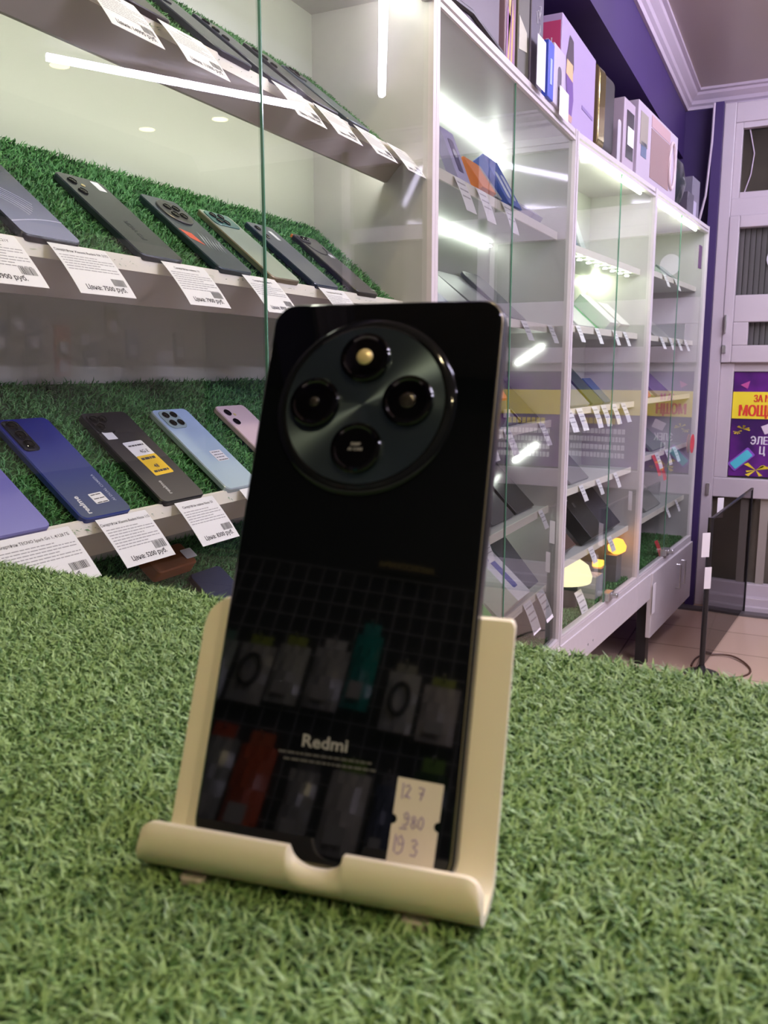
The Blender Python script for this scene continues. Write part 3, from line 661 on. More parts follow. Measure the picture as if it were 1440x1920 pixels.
small_tags(FB, .64, (.40, .62), 'bottom shelf of the third cabinet', w=.05)
small_tags(FB, 1.63, (1.25, 1.45), 'top shelf of the farthest cabinet', w=.05)
small_tags(FB, 1.38, (1.24, 1.40, 1.55, 1.70), 'second shelf of the farthest cabinet', w=.05)
small_tags(FB, .635, (1.50, 1.70), 'bottom shelf of the farthest cabinet')
small_tags(FB, .50, (.33,), 'floor level of the third cabinet', s=.06, w=.07, h=.1)
red = C(.70, .07, .08)
for i, (a, z, lab) in enumerate(((1.22, .89, 'red price tag on the farthest cabinet, leftmost of the red ones'), (1.33, .86, 'red price tag on the farthest cabinet beside the white one'), (1.35, .50, 'red price tag low down beside the lock of the farthest cabinet'))):
    o = price_tag(FB, a, z, lab, w=.055, h=.09, full=False, seed=i, ang=-62, s=.044, group='red price tags'); o.data.materials[0] = red; o.data.materials[1] = red
small_tags(FB, .895, (1.27, 1.45, 1.60), 'fourth shelf of the farthest cabinet', w=.06, h=.07)
o = MB().cyl((0, 0, 0), .045, .002, red, 32).obj('round_sticker'); o.matrix_world = FB @ frame((1.80, .002, .90), (1, 0, 0), (0, 0, 1), (0, -1, 0)); tag(o, 'round red sticker on the glass at the right end of the farthest cabinet', 'sticker')

# ------------------------------------------------------------------ goods in the far cabinets
def lean_box(F, a, s, z, w, h, t, m, name, label, cat, ang=50, face=None, yaw=0, r=.004, group=None):
    """slab whose lower edge rests on the shelf, leaning back"""
    T = slope(F, a, s, z, ang) @ Matrix.Rotation(yaw, 4, 'Z') @ Matrix.Translation((0, 0, .0))
    e = empty(name, T, label, cat, group)
    MB().rbox(w, h, t, r, m, ch=.001).obj('body', e, smooth=35)
    if face:
        if callable(face): face(e, w, h, t)
        else: MB().rbox(w*.9, h*.92, .0006, r, face, y0=h*.04, z0=t, ch=.0002).obj('front_face', e)
    return e
def up_box(F, a0, a1, s0, s1, z0, z1, m, name, label, cat, fs=None, bevel=.002):
    e = empty(name, F @ Matrix.Translation((a0, s0, z0)), label, cat)
    MB().box((0, 0, 0), (a1 - a0, s1 - s0, z1 - z0), m).obj('carton', e, bevel=bevel)
    if fs: fs(e, a1 - a0, s1 - s0, z1 - z0)
    return e
def f_rect(nm, u0, u1, v0, v1, m, side='front'):
    """printed patch on the front face (facing the aisle) or on the near end face"""
    def f(e, L, D, Hh):
        if side == 'front': MB().box((L*u0, -.0012, Hh*v0), (L*u1, 0, Hh*v1), m).obj(nm, e)
        else: MB().box((-.0012, D*u0, Hh*v0), (0, D*u1, Hh*v1), m).obj(nm, e)
    return f
def pic(e, w, h, t):
    MB().rbox(w*.4, h*.62, .0008, .004, C(.12, .10, .22, .3), y0=h*.2, z0=t, ch=.0002).obj('printed_picture', e); MB().cyl((0, h*.55, t + .0008), .01, .0003, C(.6, .6, .7), 16).obj('printed_lens', e)
white, lil = C(.78, .77, .80), C(.45, .42, .66)
lean_box(FA, 1.775, .075, Z1, .075, .12, .02, lil, 'phone_box', 'lilac phone box with dark printed picture, top shelf of the second cabinet', 'box', 68, pic)
lean_box(FA, 1.915, .075, Z1, .095, .085, .03, C(.85, .24, .05), 'accessory_box', 'orange box on the top shelf of the second cabinet', 'box', 55)
lean_box(FA, 2.01, .085, Z1, .05, .10, .03, C(.35, .38, .38), 'accessory_box', 'small grey box between the orange and blue boxes', 'box', 55)
def ear(e, w, h, t):
    for sx in (-1, 1): MB().rbox(.024, .075, .0008, .010, C(.72, .78, .9), x0=sx*.022, y0=.02, z0=t, ch=.0002).obj('printed_earphone', e)
lean_box(FA, 2.12, .08, Z1, .11, .14, .03, C(.05, .12, .52), 'earphone_box', 'blue box with pale printed earphones, top shelf of the second cabinet', 'box', 60, ear)
for i, a in enumerate((2.26, 2.37)): lean_box(FA, a, .09, Z1, .09, .05, .04, C(.5, .47, .6), 'accessory_box', ('pale lilac low box right of the blue box', 'pale lilac low box at the right end of the top shelf')[i], 'box', 35)
lean_box(FA, 1.70, .08, Z2, .19, .20, .008, C(.50, .48, .62, .3), 'tablet', 'pale lilac tablet leaning at the left end of the second shelf of the second cabinet', 'tablet', 40, C(.40, .37, .58, .2))
lean_box(FA, 1.90, .09, Z2, .17, .20, .008, C(.55, .56, .55, .3), 'tablet', 'light grey tablet leaning mid second shelf of the second cabinet', 'tablet', 40)
lean_box(FA, 2.11, .09, Z2, .20, .19, .010, C(.25, .25, .27, .3), 'tablet', 'grey tablet leaning under the thin black phone', 'tablet', 38)
lean_box(FA, 2.28, .09, Z2, .16, .20, .010, C(.05, .05, .075, .3), 'tablet', 'dark rounded tablet, last on the second shelf of the second cabinet', 'tablet', 42, C(.09, .09, .12, .2), r=.03)
for i, (a, w_, c_, lab) in enumerate(((1.72, .20, (.18, .18, .19), 'silver laptop lid leaning at left of the third shelf, second cabinet'), (1.93, .20, (.10, .10, .11), 'dark grey laptop lid leaning behind the black phone edge, third shelf'),
      (2.16, .22, (.30, .31, .32), 'grey laptop lid with a lamp glint, third shelf of the second cabinet'), (2.38, .17, (.12, .12, .13), 'charcoal tablet at the right end of the third shelf, second cabinet'))):
    lean_box(FA, a, .085, 1.10, w_, .20, .012, C(*c_, .25, .3), 'laptop', lab, 'laptop', 45)
def toys(e, w, h, t):
    pass
for i, (a, w_, c_, lab) in enumerate(((1.75, .20, (.35, .35, .36), 'pale grey tablet at the left of the fourth shelf, second cabinet'), (1.97, .17, (.09, .09, .10), 'dark tablet on the fourth shelf of the second cabinet'),
      (2.16, .18, (.13, .13, .14), 'charcoal tablet with lamp reflection on the fourth shelf'), (2.36, .17, (.06, .06, .065), 'black tablet at the right end of the fourth shelf, second cabinet'))):
    lean_box(FA, a, .085, Z4, w_, .20, .010, C(*c_, .25, .3), 'tablet', lab, 'tablet', 45)
# camera shaped toy / action camera on third shelf
e = empty('gadget', FA @ Matrix.Translation((2.08, .10, 1.10)), 'grey gadget with red band and white tag, third shelf of the second cabinet', 'gadget')
MB().lathe([(.03, 0), (.045, .02), (.045, .07), (.03, .10), (.01, .11)], C(.20, .19, .19), 24).obj('body', e, smooth=40)
MB().lathe([(.0455, .072), (.047, .078), (.034, .098), (.030, .1)], red, 24).obj('red_band', e); MB().box((-.02, -.052, .03), (.015, -.046, .05), M['paper']).obj('tag', e)
# bottom level of second cabinet
def bx(e, w, h, t):
    MB().rbox(w*.3, h*.6, .0008, .006, C(.10, .12, .45, .3), y0=h*.2, z0=t, ch=.0002).obj('printed_picture', e)
lean_box(FA, 2.14, .060, Z5 - .02, .11, .17, .075, white, 'phone_box', 'white phone box with blue printed phone, low in the second cabinet', 'box', 42, bx)
lean_box(FA, 2.285, .085, Z5 - .02, .13, .19, .07, C(.10, .11, .13), 'accessory_box', 'dark grey thick box right of the white phone box', 'box', 50)
lean_box(FA, 1.92, .085, Z5 - .02, .15, .17, .05, C(.16, .42, .12), 'accessory_box', 'bright green box low in the second cabinet by the stand', 'box', 45)
lean_box(FA, 1.70, .085, Z5 - .02, .15, .17, .05, C(.12, .14, .17), 'accessory_box', 'slate box low in the second cabinet, left of the green one', 'box', 45)
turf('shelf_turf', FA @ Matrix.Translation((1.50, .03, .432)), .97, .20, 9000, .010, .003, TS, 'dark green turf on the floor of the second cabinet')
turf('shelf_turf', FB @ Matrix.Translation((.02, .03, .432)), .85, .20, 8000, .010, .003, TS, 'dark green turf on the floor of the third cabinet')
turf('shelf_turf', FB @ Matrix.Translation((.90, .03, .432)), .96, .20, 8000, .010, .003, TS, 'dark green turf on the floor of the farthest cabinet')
# third cabinet
for i, (a, w_, c_) in enumerate(((.16, .06, (.35, .55, .42)), (.27, .055, (.12, .17, .22)), (.345, .05, (.45, .50, .48)))):
    lean_box(FB, a, .09, 1.615, w_, .13, .010, C(*c_, .3), 'smartphone', ('mint phone standing on the top shelf of the third cabinet', 'slate phone standing on the top shelf of the third cabinet', 'silver phone standing right of the slate phone, top shelf')[i], 'phone', 70)
for i, (a, w_, h_, c_, lab) in enumerate(((.13, .20, .20, (.50, .52, .48), 'pale laptop leaning at left of the brightest shelf, third cabinet'), (.35, .18, .19, (.58, .60, .56), 'white tablet leaning mid brightest shelf, third cabinet'),
       (.50, .10, .18, (.06, .40, .09), 'bright green box leaning behind the white boxes, third cabinet'), (.60, .10, .15, (.80, .82, .76), 'white thick phone box right of the green box'), (.74, .12, .12, (.78, .78, .70), 'white low phone box at the right end of the brightest shelf'))):
    lean_box(FB, a, .075 + .02*(i == 2), 1.38, w_, h_, .012 if i < 3 else .04, C(*c_, .3), 'laptop' if i == 0 else 'tablet' if i == 1 else 'phone_box', lab, 'laptop' if i == 0 else 'tablet' if i == 1 else 'box', 42)
for i, (a, w_, h_, c_, lab) in enumerate(((.12, .20, .19, (.13, .14, .15), 'dark laptop leaning on the third shelf of the third cabinet, leftmost'), (.33, .20, .19, (.26, .28, .28), 'grey tablet leaning on the third shelf of the third cabinet'),
       (.52, .12, .17, (.02, .07, .05), 'dark green box leaning on the third shelf of the third cabinet'), (.64, .09, .12, (.03, .10, .22), 'small blue box leaning on the third shelf of the third cabinet'))):
    lean_box(FB, a, .08, 1.125, w_, h_, .012, C(*c_, .3), 'tablet' if i < 2 else 'accessory_box', lab, 'tablet' if i < 2 else 'box', 45)
for i, (a, c_, lab) in enumerate(((.14, (.22, .22, .23), 'pale grey tablet on the fourth shelf of the third cabinet'), (.36, (.17, .17, .18), 'mid grey tablet on the fourth shelf of the third cabinet'))):
    lean_box(FB, a, .08, .872, .19, .18, .010, C(*c_, .3), 'tablet', lab, 'tablet', 45)
lean_box(FB, .50, .08, .64, .17, .20, .05, C(.008, .012, .014, .3), 'accessory_box', 'black box with small white emblem above the glowing lamps', 'box', 48, f_rect('emblem', 0, 0, 0, 0, white) if 0 else (lambda e, w, h, t: (MB().rbox(.012, .010, .0006, .003, white, x0=-.05, y0=h*.78, z0=t, ch=.0002).obj('emblem', e), MB().rbox(.02, .02, .0006, .003, C(.12, .12, .13), x0=-.02, y0=h*.62, z0=t, ch=.0002).obj('printed_mark', e))))
lean_box(FB, .72, .085, .64, .19, .19, .04, C(.035, .033, .05, .35), 'accessory_box', 'large dark violet-grey box right of the black box, third cabinet', 'box', 48)
lean_box(FB, .22, .09, .64, .17, .12, .04, C(.10, .05, .04, .35), 'accessory_box', 'brown box left of the black box, third cabinet', 'box', 45)
# glowing lamps, bottom of third cabinet
e = empty('table_lamp', FB @ Matrix.Translation((.36, .12, .435)), 'glowing warm white lamp shade low in the third cabinet', 'lamp')
MB().cyl((0, 0, 0), .05, .09, C(.02, .04, .035), 24).obj('base', e, smooth=40); MB().lathe([(.095, .09), (.098, .11), (.085, .145), (.05, .17), (.02, .175)], M['warm_white'], 28).obj('lamp_shade', e, smooth=40)
e = empty('bulb_lamp', FB @ Matrix.Translation((.62, .06, .53)), 'small orange glowing lamp above the lamp shade', 'lamp', 'orange glowing lamps')
MB().rbox(.045, .035, .02, .008, M['warm_lamp']).obj('bulb', e, smooth=40); MB().box((-.03, -.004, -.1), (.03, .03, -.004), C(.25, .25, .26)).obj('base', e)
e = empty('bulb_lamp', FB @ Matrix.Translation((.80, .06, .545)), 'larger orange glowing lamp nearest the cabinet post', 'lamp', 'orange glowing lamps')
MB().lathe([(.015, 0), (.033, .012), (.036, .03), (.022, .055), (.008, .06)], M['warm_lamp'], 20).obj('bulb', e, smooth=40); MB().box((-.035, -.01, -.11), (.035, .04, -.002), C(.20, .20, .21)).obj('base', e)
up_box(FB, .48, .56, .04, .12, .437, .52, C(.45, .46, .48), 'accessory_box', 'small grey carton on the turf beside the lamp shade', 'box')
# farthest cabinet
for i, (a, z, w_, h_, c_, lab, ang) in enumerate(((1.10, 1.63, .22, .20, (.35, .42, .36), 'greenish laptop leaning on the top shelf of the farthest cabinet', 38), (1.42, 1.63, .22, .14, (.16, .22, .19), 'dark green tablet on the top shelf of the farthest cabinet', 38), (1.66, 1.63, .12, .12, (.10, .14, .13), 'dark phone at the right end of the top shelf, farthest cabinet', 40),
       (1.08, 1.38, .22, .17, (.20, .20, .22), 'grey tablet leaning on the second shelf of the farthest cabinet', 42), (1.40, 1.38, .26, .19, (.42, .42, .40), 'pale tablet leaning mid second shelf of the farthest cabinet', 42),
       (1.08, 1.13, .14, .14, (.12, .16, .16), 'dark box on the third shelf of the farthest cabinet', 50), (1.22, 1.13, .07, .09, (.55, .06, .07), 'red and black packet on the third shelf of the farthest cabinet', 60), (1.50, 1.13, .26, .18, (.16, .11, .26), 'violet tablet leaning on the third shelf of the farthest cabinet', 42),
       (1.12, .895, .22, .18, (.12, .20, .15), 'green-grey laptop leaning on the fourth shelf of the farthest cabinet', 42), (1.45, .895, .24, .18, (.16, .22, .18), 'green-grey tablet mid fourth shelf of the farthest cabinet', 42),
       (1.08, .635, .20, .17, (.05, .07, .06), 'black box on the bottom shelf of the farthest cabinet', 45), (1.40, .635, .26, .19, (.26, .26, .25), 'large grey tablet on the bottom shelf of the farthest cabinet', 45))):
    lean_box(FB, a, .08, z, w_, h_, .012, C(*c_, .3), 'laptop' if 'laptop' in lab else 'tablet' if 'tablet' in lab else 'smartphone' if 'phone' in lab else 'accessory_box', lab, 'laptop' if 'laptop' in lab else 'tablet' if 'tablet' in lab else 'phone' if 'phone' in lab else 'box', ang)
o = MB().box((1.70, .0, 1.70), (1.76, .003, 1.80), C(.14, .07, .16)).obj('dark_sticker'); o.matrix_world = FB; tag(o, 'dark plum sticker at the top right corner of the farthest cabinet glass', 'sticker')

# ------------------------------------------------------------------ boxes on top of the cabinets
T0 = H_TOP
def case_detail(e, L, D, Hh):
    MB().tube([(.0, -.002, .012), (L*.5, -.002, .03), (L, -.002, .012)], .006, M['black']).obj('rim', e)
up_box(FA, 1.50, 1.885, .02, .24, T0, 2.32, C(.10, .085, .11, .35), 'equipment_case', 'big dark grey case on top of the second cabinet, cut by the frame top', 'case', case_detail, .02)
o = MB().rbox(.048, .11, .0006, .002, M['paper']).obj('price_tag'); o.matrix_world = FA @ frame((1.76, .018, 2.00), (1, 0, 0), (0, 0, 1), (0, -1, 0)); tag(o, 'white paper tag on the big dark case', 'price tag')
def gold(e, L, D, Hh):
    mb = MB()
    for k in range(5): mb.quad([(L*(.1 + k*.14), -.001, .0), (L*(.2 + k*.16), -.001, .0), (L*(.45 + k*.1), -.001, Hh*(.25 + .1*(k % 3))), (L*(.15 + k*.15), -.001, Hh*(.3 + .08*(k % 2)))], C(.60, .42, .12) if k % 2 else C(.30, .12, .30))
    mb.obj('gold_print', e)
    MB().tube([(L*.75 + .016*math.cos(a), -.002, Hh*.42 + .022*math.sin(a)) for a in np.linspace(0, 2*math.pi, 21)[:-1]], .0015, white, 6, closed=True).obj('round_emblem', e)
up_box(FA, 1.89, 1.965, .015, .20, T0, 2.30, C(.20, .13, .16), 'gadget_box', 'tall brown box with gold artwork and a round emblem, on the second cabinet', 'box', gold)
def olive(e, L, D, Hh):
    MB().quad([(.004, -.001, .05), (L*.8, -.001, .06), (L*.75, -.001, .10), (.004, -.001, .12)], C(.5, .5, .38)).obj('printed_shape', e)
    mb = MB()
    for k in range(3): mb.box((L*.1, -.001, Hh*(.45 + k*.14)), (L*.9, 0, Hh*(.465 + k*.14)), C(.22, .22, .12))
    mb.obj('printed_lines', e)
up_box(FA, 1.967, 2.050, .010, .20, T0, 2.32, C(.07, .07, .045), 'gadget_box', 'tall olive black box between gold artwork box and chalk drawing box', 'box', olive)
def chalk(e, L, D, Hh):
    mb = MB(); rr = random.Random(3)
    for k in range(14):
        x, z = rr.uniform(.01, L - .012), rr.uniform(Hh*.3, Hh*.95); p = [(x + rr.uniform(-.011, .011), -.001, z + rr.uniform(-.016, .016)) for _ in range(4)]; mb.tube(p, .0009, C(.55, .55, .6), 5)
    mb.obj('chalk_drawings', e)
up_box(FA, 2.052, 2.150, .006, .20, T0, 2.30, C(.075, .065, .10), 'gadget_box', 'black box with white chalk drawings on top of the second cabinet', 'box', chalk)
def lady(e, L, D, Hh):
    def near(nm, u0, u1, v0, v1, m): MB().box((-.0012, D*u0, Hh*v0), (0, D*u1, Hh*v1), m).obj(nm, e)
    near('pink_label', .02, .62, .55, .93, C(.50, .06, .17))
    T = frame((-.0014, D*.97, 0), (0, -1, 0), (0, 0, 1), (-1, 0, 0)); mb = MB()
    text(mb, 'ПАЛЬЦЫ', .020, D*.67, Hh*.71, 0, white, T, 'CENTER', .03, .8, .0); mb.obj('white_lettering', e)
    MB().rbox(D*.36, .014, .001, .006, C(.75, .6, .55), T, x0=D*.67, y0=Hh*.60).obj('cream_button', e)
    # woman in sports clothes, printed on the long side
    mb = MB(); sk, lg, hr = C(.55, .33, .27), C(.15, .07, .30), C(.05, .03, .05)
    def P(pts, m, y): mb.quad([(L*u, -.0012 - y, Hh*v) for u, v in pts], m)
    P([(.20, .88), (.30, .86), (.33, .60), (.28, .45), (.17, .48), (.12, .62), (.16, .74)], hr, 0)
    P([(.14, .62), (.30, .62), (.31, .45), (.12, .47)], C(.75, .5, .25), .0002)
    P([(.12, .47), (.31, .45), (.34, .28), (.30, .10), (.22, .10), (.16, .25)], lg, .0004)
    P([(.22, .10), (.32, .10), (.30, .03), (.20, .03)], sk, .0006)
    mb.obj('printed_picture', e)
    MB().box((L*.60, -.0012, Hh*.30), (L*.95, 0, Hh*.34), C(.25, .18, .42)).obj('printed_text', e)
up_box(FA, 2.335, 2.725, .010, .21, T0, 2.155, C(.43, .34, .56), 'massager_box', 'large lilac box with pink label and printed woman, on top of the cabinets', 'box', lady)
up_box(FA, 2.165, 2.215, -.005, .10, T0, 2.035, C(.04, .08, .50), 'gadget_box', 'small blue box in front of the large lilac box', 'box', f_rect('printed_strip', .3, .6, .25, .7, C(.4, .5, .8)))
def wob(e, L, D, Hh): MB().rbox(.035, .055, .001, .015, C(.10, .08, .12), frame((L*.5, 0, Hh*.30), (1, 0, 0), (0, 0, 1), (0, -1, 0))).obj('printed_oval', e)
up_box(FA, 2.218, 2.325, -.004, .10, T0, 2.045, C(.50, .46, .54), 'gadget_box', 'small white box with a dark oval, right of the small blue box', 'box', wob)
for i, (a, z, w_, h_, lab) in enumerate(((2.085, 1.90, .07, .11, 'white tag leaning on the chalk drawing box'), (2.30, 1.885, .09, .07, 'lilac-white tag below the small white box'))):
    o = MB().rbox(w_, h_, .0006, .002, M['paper']).obj('price_tag'); o.matrix_world = FA @ frame((a, -.010, z), (1, 0, 0), (0, 0, 1), (0, -1, 0)); tag(o, lab, 'price tag')
# gold rounded case
e = empty('speaker_case', FB @ Matrix.Translation((.24, .02, T0)), 'tall shiny gold and black rounded case standing on the third cabinet', 'case')
MB().rbox(.10, .255, .06, .035, C(.40, .34, .13, .12, .9), frame((0, .0, 0), (0, 1, 0), (0, 0, 1), (1, 0, 0)), y0=0, x0=.05).obj('gold_shell', e, smooth=40)
MB().rbox(.095, .250, .10, .034, C(.05, .05, .05, .3), frame((.06, .0, 0), (0, 1, 0), (0, 0, 1), (1, 0, 0)), y0=0, x0=.05).obj('black_shell', e, smooth=40)
o = MB().rbox(.035, .13, .0008, .012, C(.5, .48, .52)).obj('price_tag'); o.matrix_world = FB @ frame((.43, .012, T0), (1, 0, 0), (0, 0, 1), (0, -1, 0)); tag(o, 'long pale tag hanging beside the shiny gold case', 'price tag')
def blk(e, L, D, Hh):
    MB().box((L*.25, -.0012, Hh*.15), (L*.9, 0, Hh*.85), C(.02, .02, .02, .2)).obj('black_window', e); MB().box((L*.35, -.002, Hh*.35), (L*.9, -.0012, Hh*.62), M['paper']).obj('paper_label', e)
up_box(FB, .47, .60, .01, .16, T0, 2.115, C(.44, .37, .44), 'gadget_box', 'white-framed box with black window between gold case and big picture box', 'box', blk)
def pics(e, L, D, Hh):
    def q(nm, u0, u1, v0, v1, m): MB().box((L*u0, -.0012, Hh*v0), (L*u1, 0, Hh*v1), m).obj(nm, e)
    q('printed_panel', .05, .22, .45, .88, C(.30, .28, .22)); q('printed_screen', .08, .20, .30, .50, C(.10, .14, .22)); q('brown_print', .30, .78, .10, .78, C(.27, .18, .17)); q('white_stripe', .30, .78, .80, .96, C(.45, .30, .30))
    MB().tube([(L*.84 + .045*math.cos(a), -.004, Hh*.5 + .085*math.sin(a)) for a in np.linspace(0, 2*math.pi, 25)[:-1]], .006, C(.6, .5, .5), 6, closed=True).obj('printed_ring', e)
up_box(FB, .64, 1.225, .01, .22, T0, 2.15, C(.46, .40, .48), 'machine_box', 'big white box with printed pictures on the third and fourth cabinets', 'box', pics)
e = empty('helmet', FB @ Matrix.Translation((1.375, .15, T0)), 'dark round helmet-like object beside the big picture box', 'helmet')
MB().lathe([(.08, 0), (.125, .03), (.145, .10), (.13, .18), (.08, .235), (.02, .255)], C(.025, .03, .035, .15), 32).obj('shell', e, smooth=50); MB().box((.06, -.10, .0), (.10, -.085, .09), C(.5, .10, .08)).obj('red_tag', e)
up_box(FB, 1.50, 1.62, .02, .18, T0, 2.00, C(.07, .065, .09), 'gadget_box', 'low dark box right of the round helmet', 'box')
up_box(FB, 1.63, 1.78, .03, .18, T0, 2.085, C(.16, .15, .20), 'gadget_box', 'grey upright box at the far end, next to the purple wall', 'box', f_rect('pale_label', .2, .6, .05, .45, C(.45, .42, .55)))

# ------------------------------------------------------------------ smoked glass stand and cable
gp = empty('glass_display_stand', (-.303, 3.62, 0), 'smoked glass panel stand with black pole on the tiled floor by the shop window', 'stand')
dv = Vector((.098, 1.05, 0)); L_ = dv.length; dv.normalize(); FG = frame((-.292, 3.62, 0), tuple(dv), (-dv.y, dv.x, 0), (0, 0, 1)); FGl = Matrix.Translation((.292, -3.62, 0)) @ FG
mb = MB(); mb.T = FGl; mb.box((0, -.002, .03), (L_, .002, .65), M['smoked']); mb.obj('glass_panel', gp)
mb = MB(); mb.T = FGl; mb.box((-.008, -.006, .65), (L_, .006, .656), M['black']); mb.box((L_ - .008, -.006, .0), (L_ + .004, .006, .656), M['black']); mb.obj('black_edging', gp)
mb = MB(); mb.T = FGl; mb.cyl((0, 0, 0), .011, .66, M['black'], 14); mb.obj('pole', gp)
mb = MB(); mb.T = FGl; mb.lathe([(.07, 0), (.07, .006), (.02, .02), (.012, .04)], M['black'], 24); mb.obj('base', gp)
def loop(c, rx, ry, n, ph): return [(c[0] + rx*math.cos(a + ph)*(1 + .08*math.sin(3*a)), c[1] + ry*math.sin(a + ph)*(1 + .05*math.cos(2*a)), .006 + .004*math.sin(a*2)) for a in np.linspace(0, 2*math.pi*.97, n)]
o = MB().tube(loop((-.245, 3.74), .115, .16, 40, 3.6), .0045, C(.10, .05, .03), 6).obj('cable'); tag(o, 'brown-black cable coiled in a loop on the floor tiles around the stand base', 'cable')
for i, (p, q_, w_, h_, lab) in enumerate((((-.475, 3.98, .37), 0, .05, .13, 'white tag hanging from the flap door of the farthest cabinet'), ((-.315, 3.60, .50), 0, .035, .10, 'white tag at the top of the black pole'), ((-.30, 3.60, .37), 0, .03, .09, 'white tag halfway down the black pole'), ((-.30, 4.0, .60), 0, .03, .09, 'white tag clipped to the top edge of the smoked glass'))):
    o = MB().rbox(w_, h_, .001, .002, M['paper'], ch=.0002).obj('paper_tag'); o.matrix_world = Matrix.Translation(p) @ frame((0, 0, 0), (.8, .6, 0), (0, 0, 1), (.6, -.8, 0)); tag(o, lab, 'tag')
bpy.data.objects['paper_tag'].matrix_world = FB @ frame((1.125, -.014, .235), (1, 0, 0), (0, 0, 1), (0, -1, 0))

# ------------------------------------------------------------------ what the glossy surfaces mirror: accessory wall behind the viewpoint
g = empty('wire_grid_rack', (0, -.86, 0), 'black wall board with pale wire grid for accessories, mirrored in the black phone', 'rack')
MB().box((-1.0, -.04, 1.0), (.9, -.02, 2.3), M['dark_wall']).obj('back_board', g)
mb = MB(); wire = C(.36, .36, .38, .4)
for k in range(40): mb.box((-.95 + k*.029, -.002, 1.15), (-.9485 + k*.029, .001, 1.852), wire)
for k in range(21): mb.box((-.95, .001, 1.15 + k*.035), (.185, .003, 1.1515 + k*.035), wire)
mb.obj('wire_grid', g)
sg = empty('wall_sign', (-.28, -.85, 1.868), 'dim gold lettered sign above the wire grid, mirrored in the black phone', 'sign')
mb = MB(); T = frame((0, 0, 0), (-1, 0, 0), (0, 0, 1), (0, 1, 0)); text(mb, 'АКСЕССУАРЫ', .0145, 0, 0, 0, C(.80, .65, .20), T, 'CENTER', .02); mb.obj('lettering', sg)
MB().box((-.06, -.006, -.006), (.06, -.002, .02), M['dark_wall']).obj('panel', sg)
def pack(x, z, w_, h_, c_, head, label, ring=False):
    e = empty('accessory_pack', (x, -.845, z), label, 'package', 'hanging accessory packs mirrored in the phone')
    mb = MB(); N = 6
    for i in range(N):
        for j in range(N):
            def b_(u, v): return .004 + .010*math.sin(math.pi*u/N)*math.sin(math.pi*v/N) + .002*math.sin(3.1*u + 1.7*v + x*40)
            mb.quad([(-w_/2 + w_*u/N, b_(u, v), -h_ + h_*v/N) for u, v in ((i, j), (i, j+1), (i+1, j+1), (i+1, j))], C(*c_, .15))
    mb.quad([(-w_/2, 0, -h_), (w_/2, 0, -h_), (w_/2, 0, 0), (-w_/2, 0, 0)], C(*c_, .15)); mb.obj('bag', e, smooth=60)
    MB().box((-w_*.32, .0, 0), (w_*.32, .004, h_*.16), C(*head, .4)).obj('header_card', e)
    if ring: MB().tube([(w_*.28*math.cos(a), .018, -h_*.5 + h_*.26*math.sin(a)) for a in np.linspace(0, 2*math.pi, 25)[:-1]], .004, M['black'], 8, closed=True).obj('coiled_cable', e)
    else: MB().box((-w_*.3, .014, -h_*.9), (w_*.2, .017, -h_*.68), C(.5, .5, .48)).obj('paper_insert', e)
    MB().tube([(0, 0, h_*.12), (0, .03, h_*.12)], .002, M['metal'], 6).obj('hook', e)
pk = [(-.555, 1.67, .05, .11, (.35, .42, .38), (.15, .35, .25), 'murky green bag at the left end of the mirrored upper row'), (-.49, 1.67, .058, .105, (.50, .50, .46), (.40, .52, .05), 'clear bag with lime header and black ring cable, mirrored upper row'),
      (-.430, 1.68, .052, .105, (.55, .56, .50), (.45, .55, .06), 'clear bag with lime header, second in the mirrored upper row'), (-.364, 1.685, .056, .108, (.50, .50, .48), (.75, .75, .72), 'clear bag with white header card, mirrored upper row'),
      (-.310, 1.722, .044, .135, (.01, .34, .29), (.02, .42, .36), 'teal card pack with white paper insert, mirrored upper row'), (-.238, 1.665, .052, .102, (.70, .70, .64), (.55, .55, .40), 'clear bag holding a round black coil, mirrored upper row'),
      (-.174, 1.652, .058, .095, (.75, .70, .64), (.50, .60, .08), 'crinkled bag with lime header at the right end of the mirrored upper row')]
for i, (x, z, w_, hh_, c_, h_, lab) in enumerate(pk): pack(x, z, w_, hh_, c_, h_, lab, ring=i in (1, 5))
for i, (x, z, w_, hh_, c_, h_, lab) in enumerate(((-.500, 1.503, .058, .14, (.34, .36, .35), (.65, .09, .03), 'red-topped grey pack in the mirrored lower row'), (-.436, 1.50, .058, .14, (.62, .10, .03), (.70, .14, .04), 'orange-red pack in the mirrored lower row'),
      (-.355, 1.476, .046, .115, (.40, .40, .39), (.15, .15, .15), 'black pack with pale charger picture in the mirrored lower row'), (-.284, 1.487, .060, .125, (.62, .60, .56), (.25, .45, .06), 'white pack with black car charger picture, mirrored lower row'),
      (-.226, 1.478, .034, .12, (.10, .12, .20), (.20, .20, .24), 'navy pack in the mirrored lower row'), (-.165, 1.51, .052, .14, (.03, .08, .03), (.18, .38, .04), 'dark green pack with lime header in the mirrored lower row'))):
    pack(x, z, w_, hh_, c_, h_, lab)
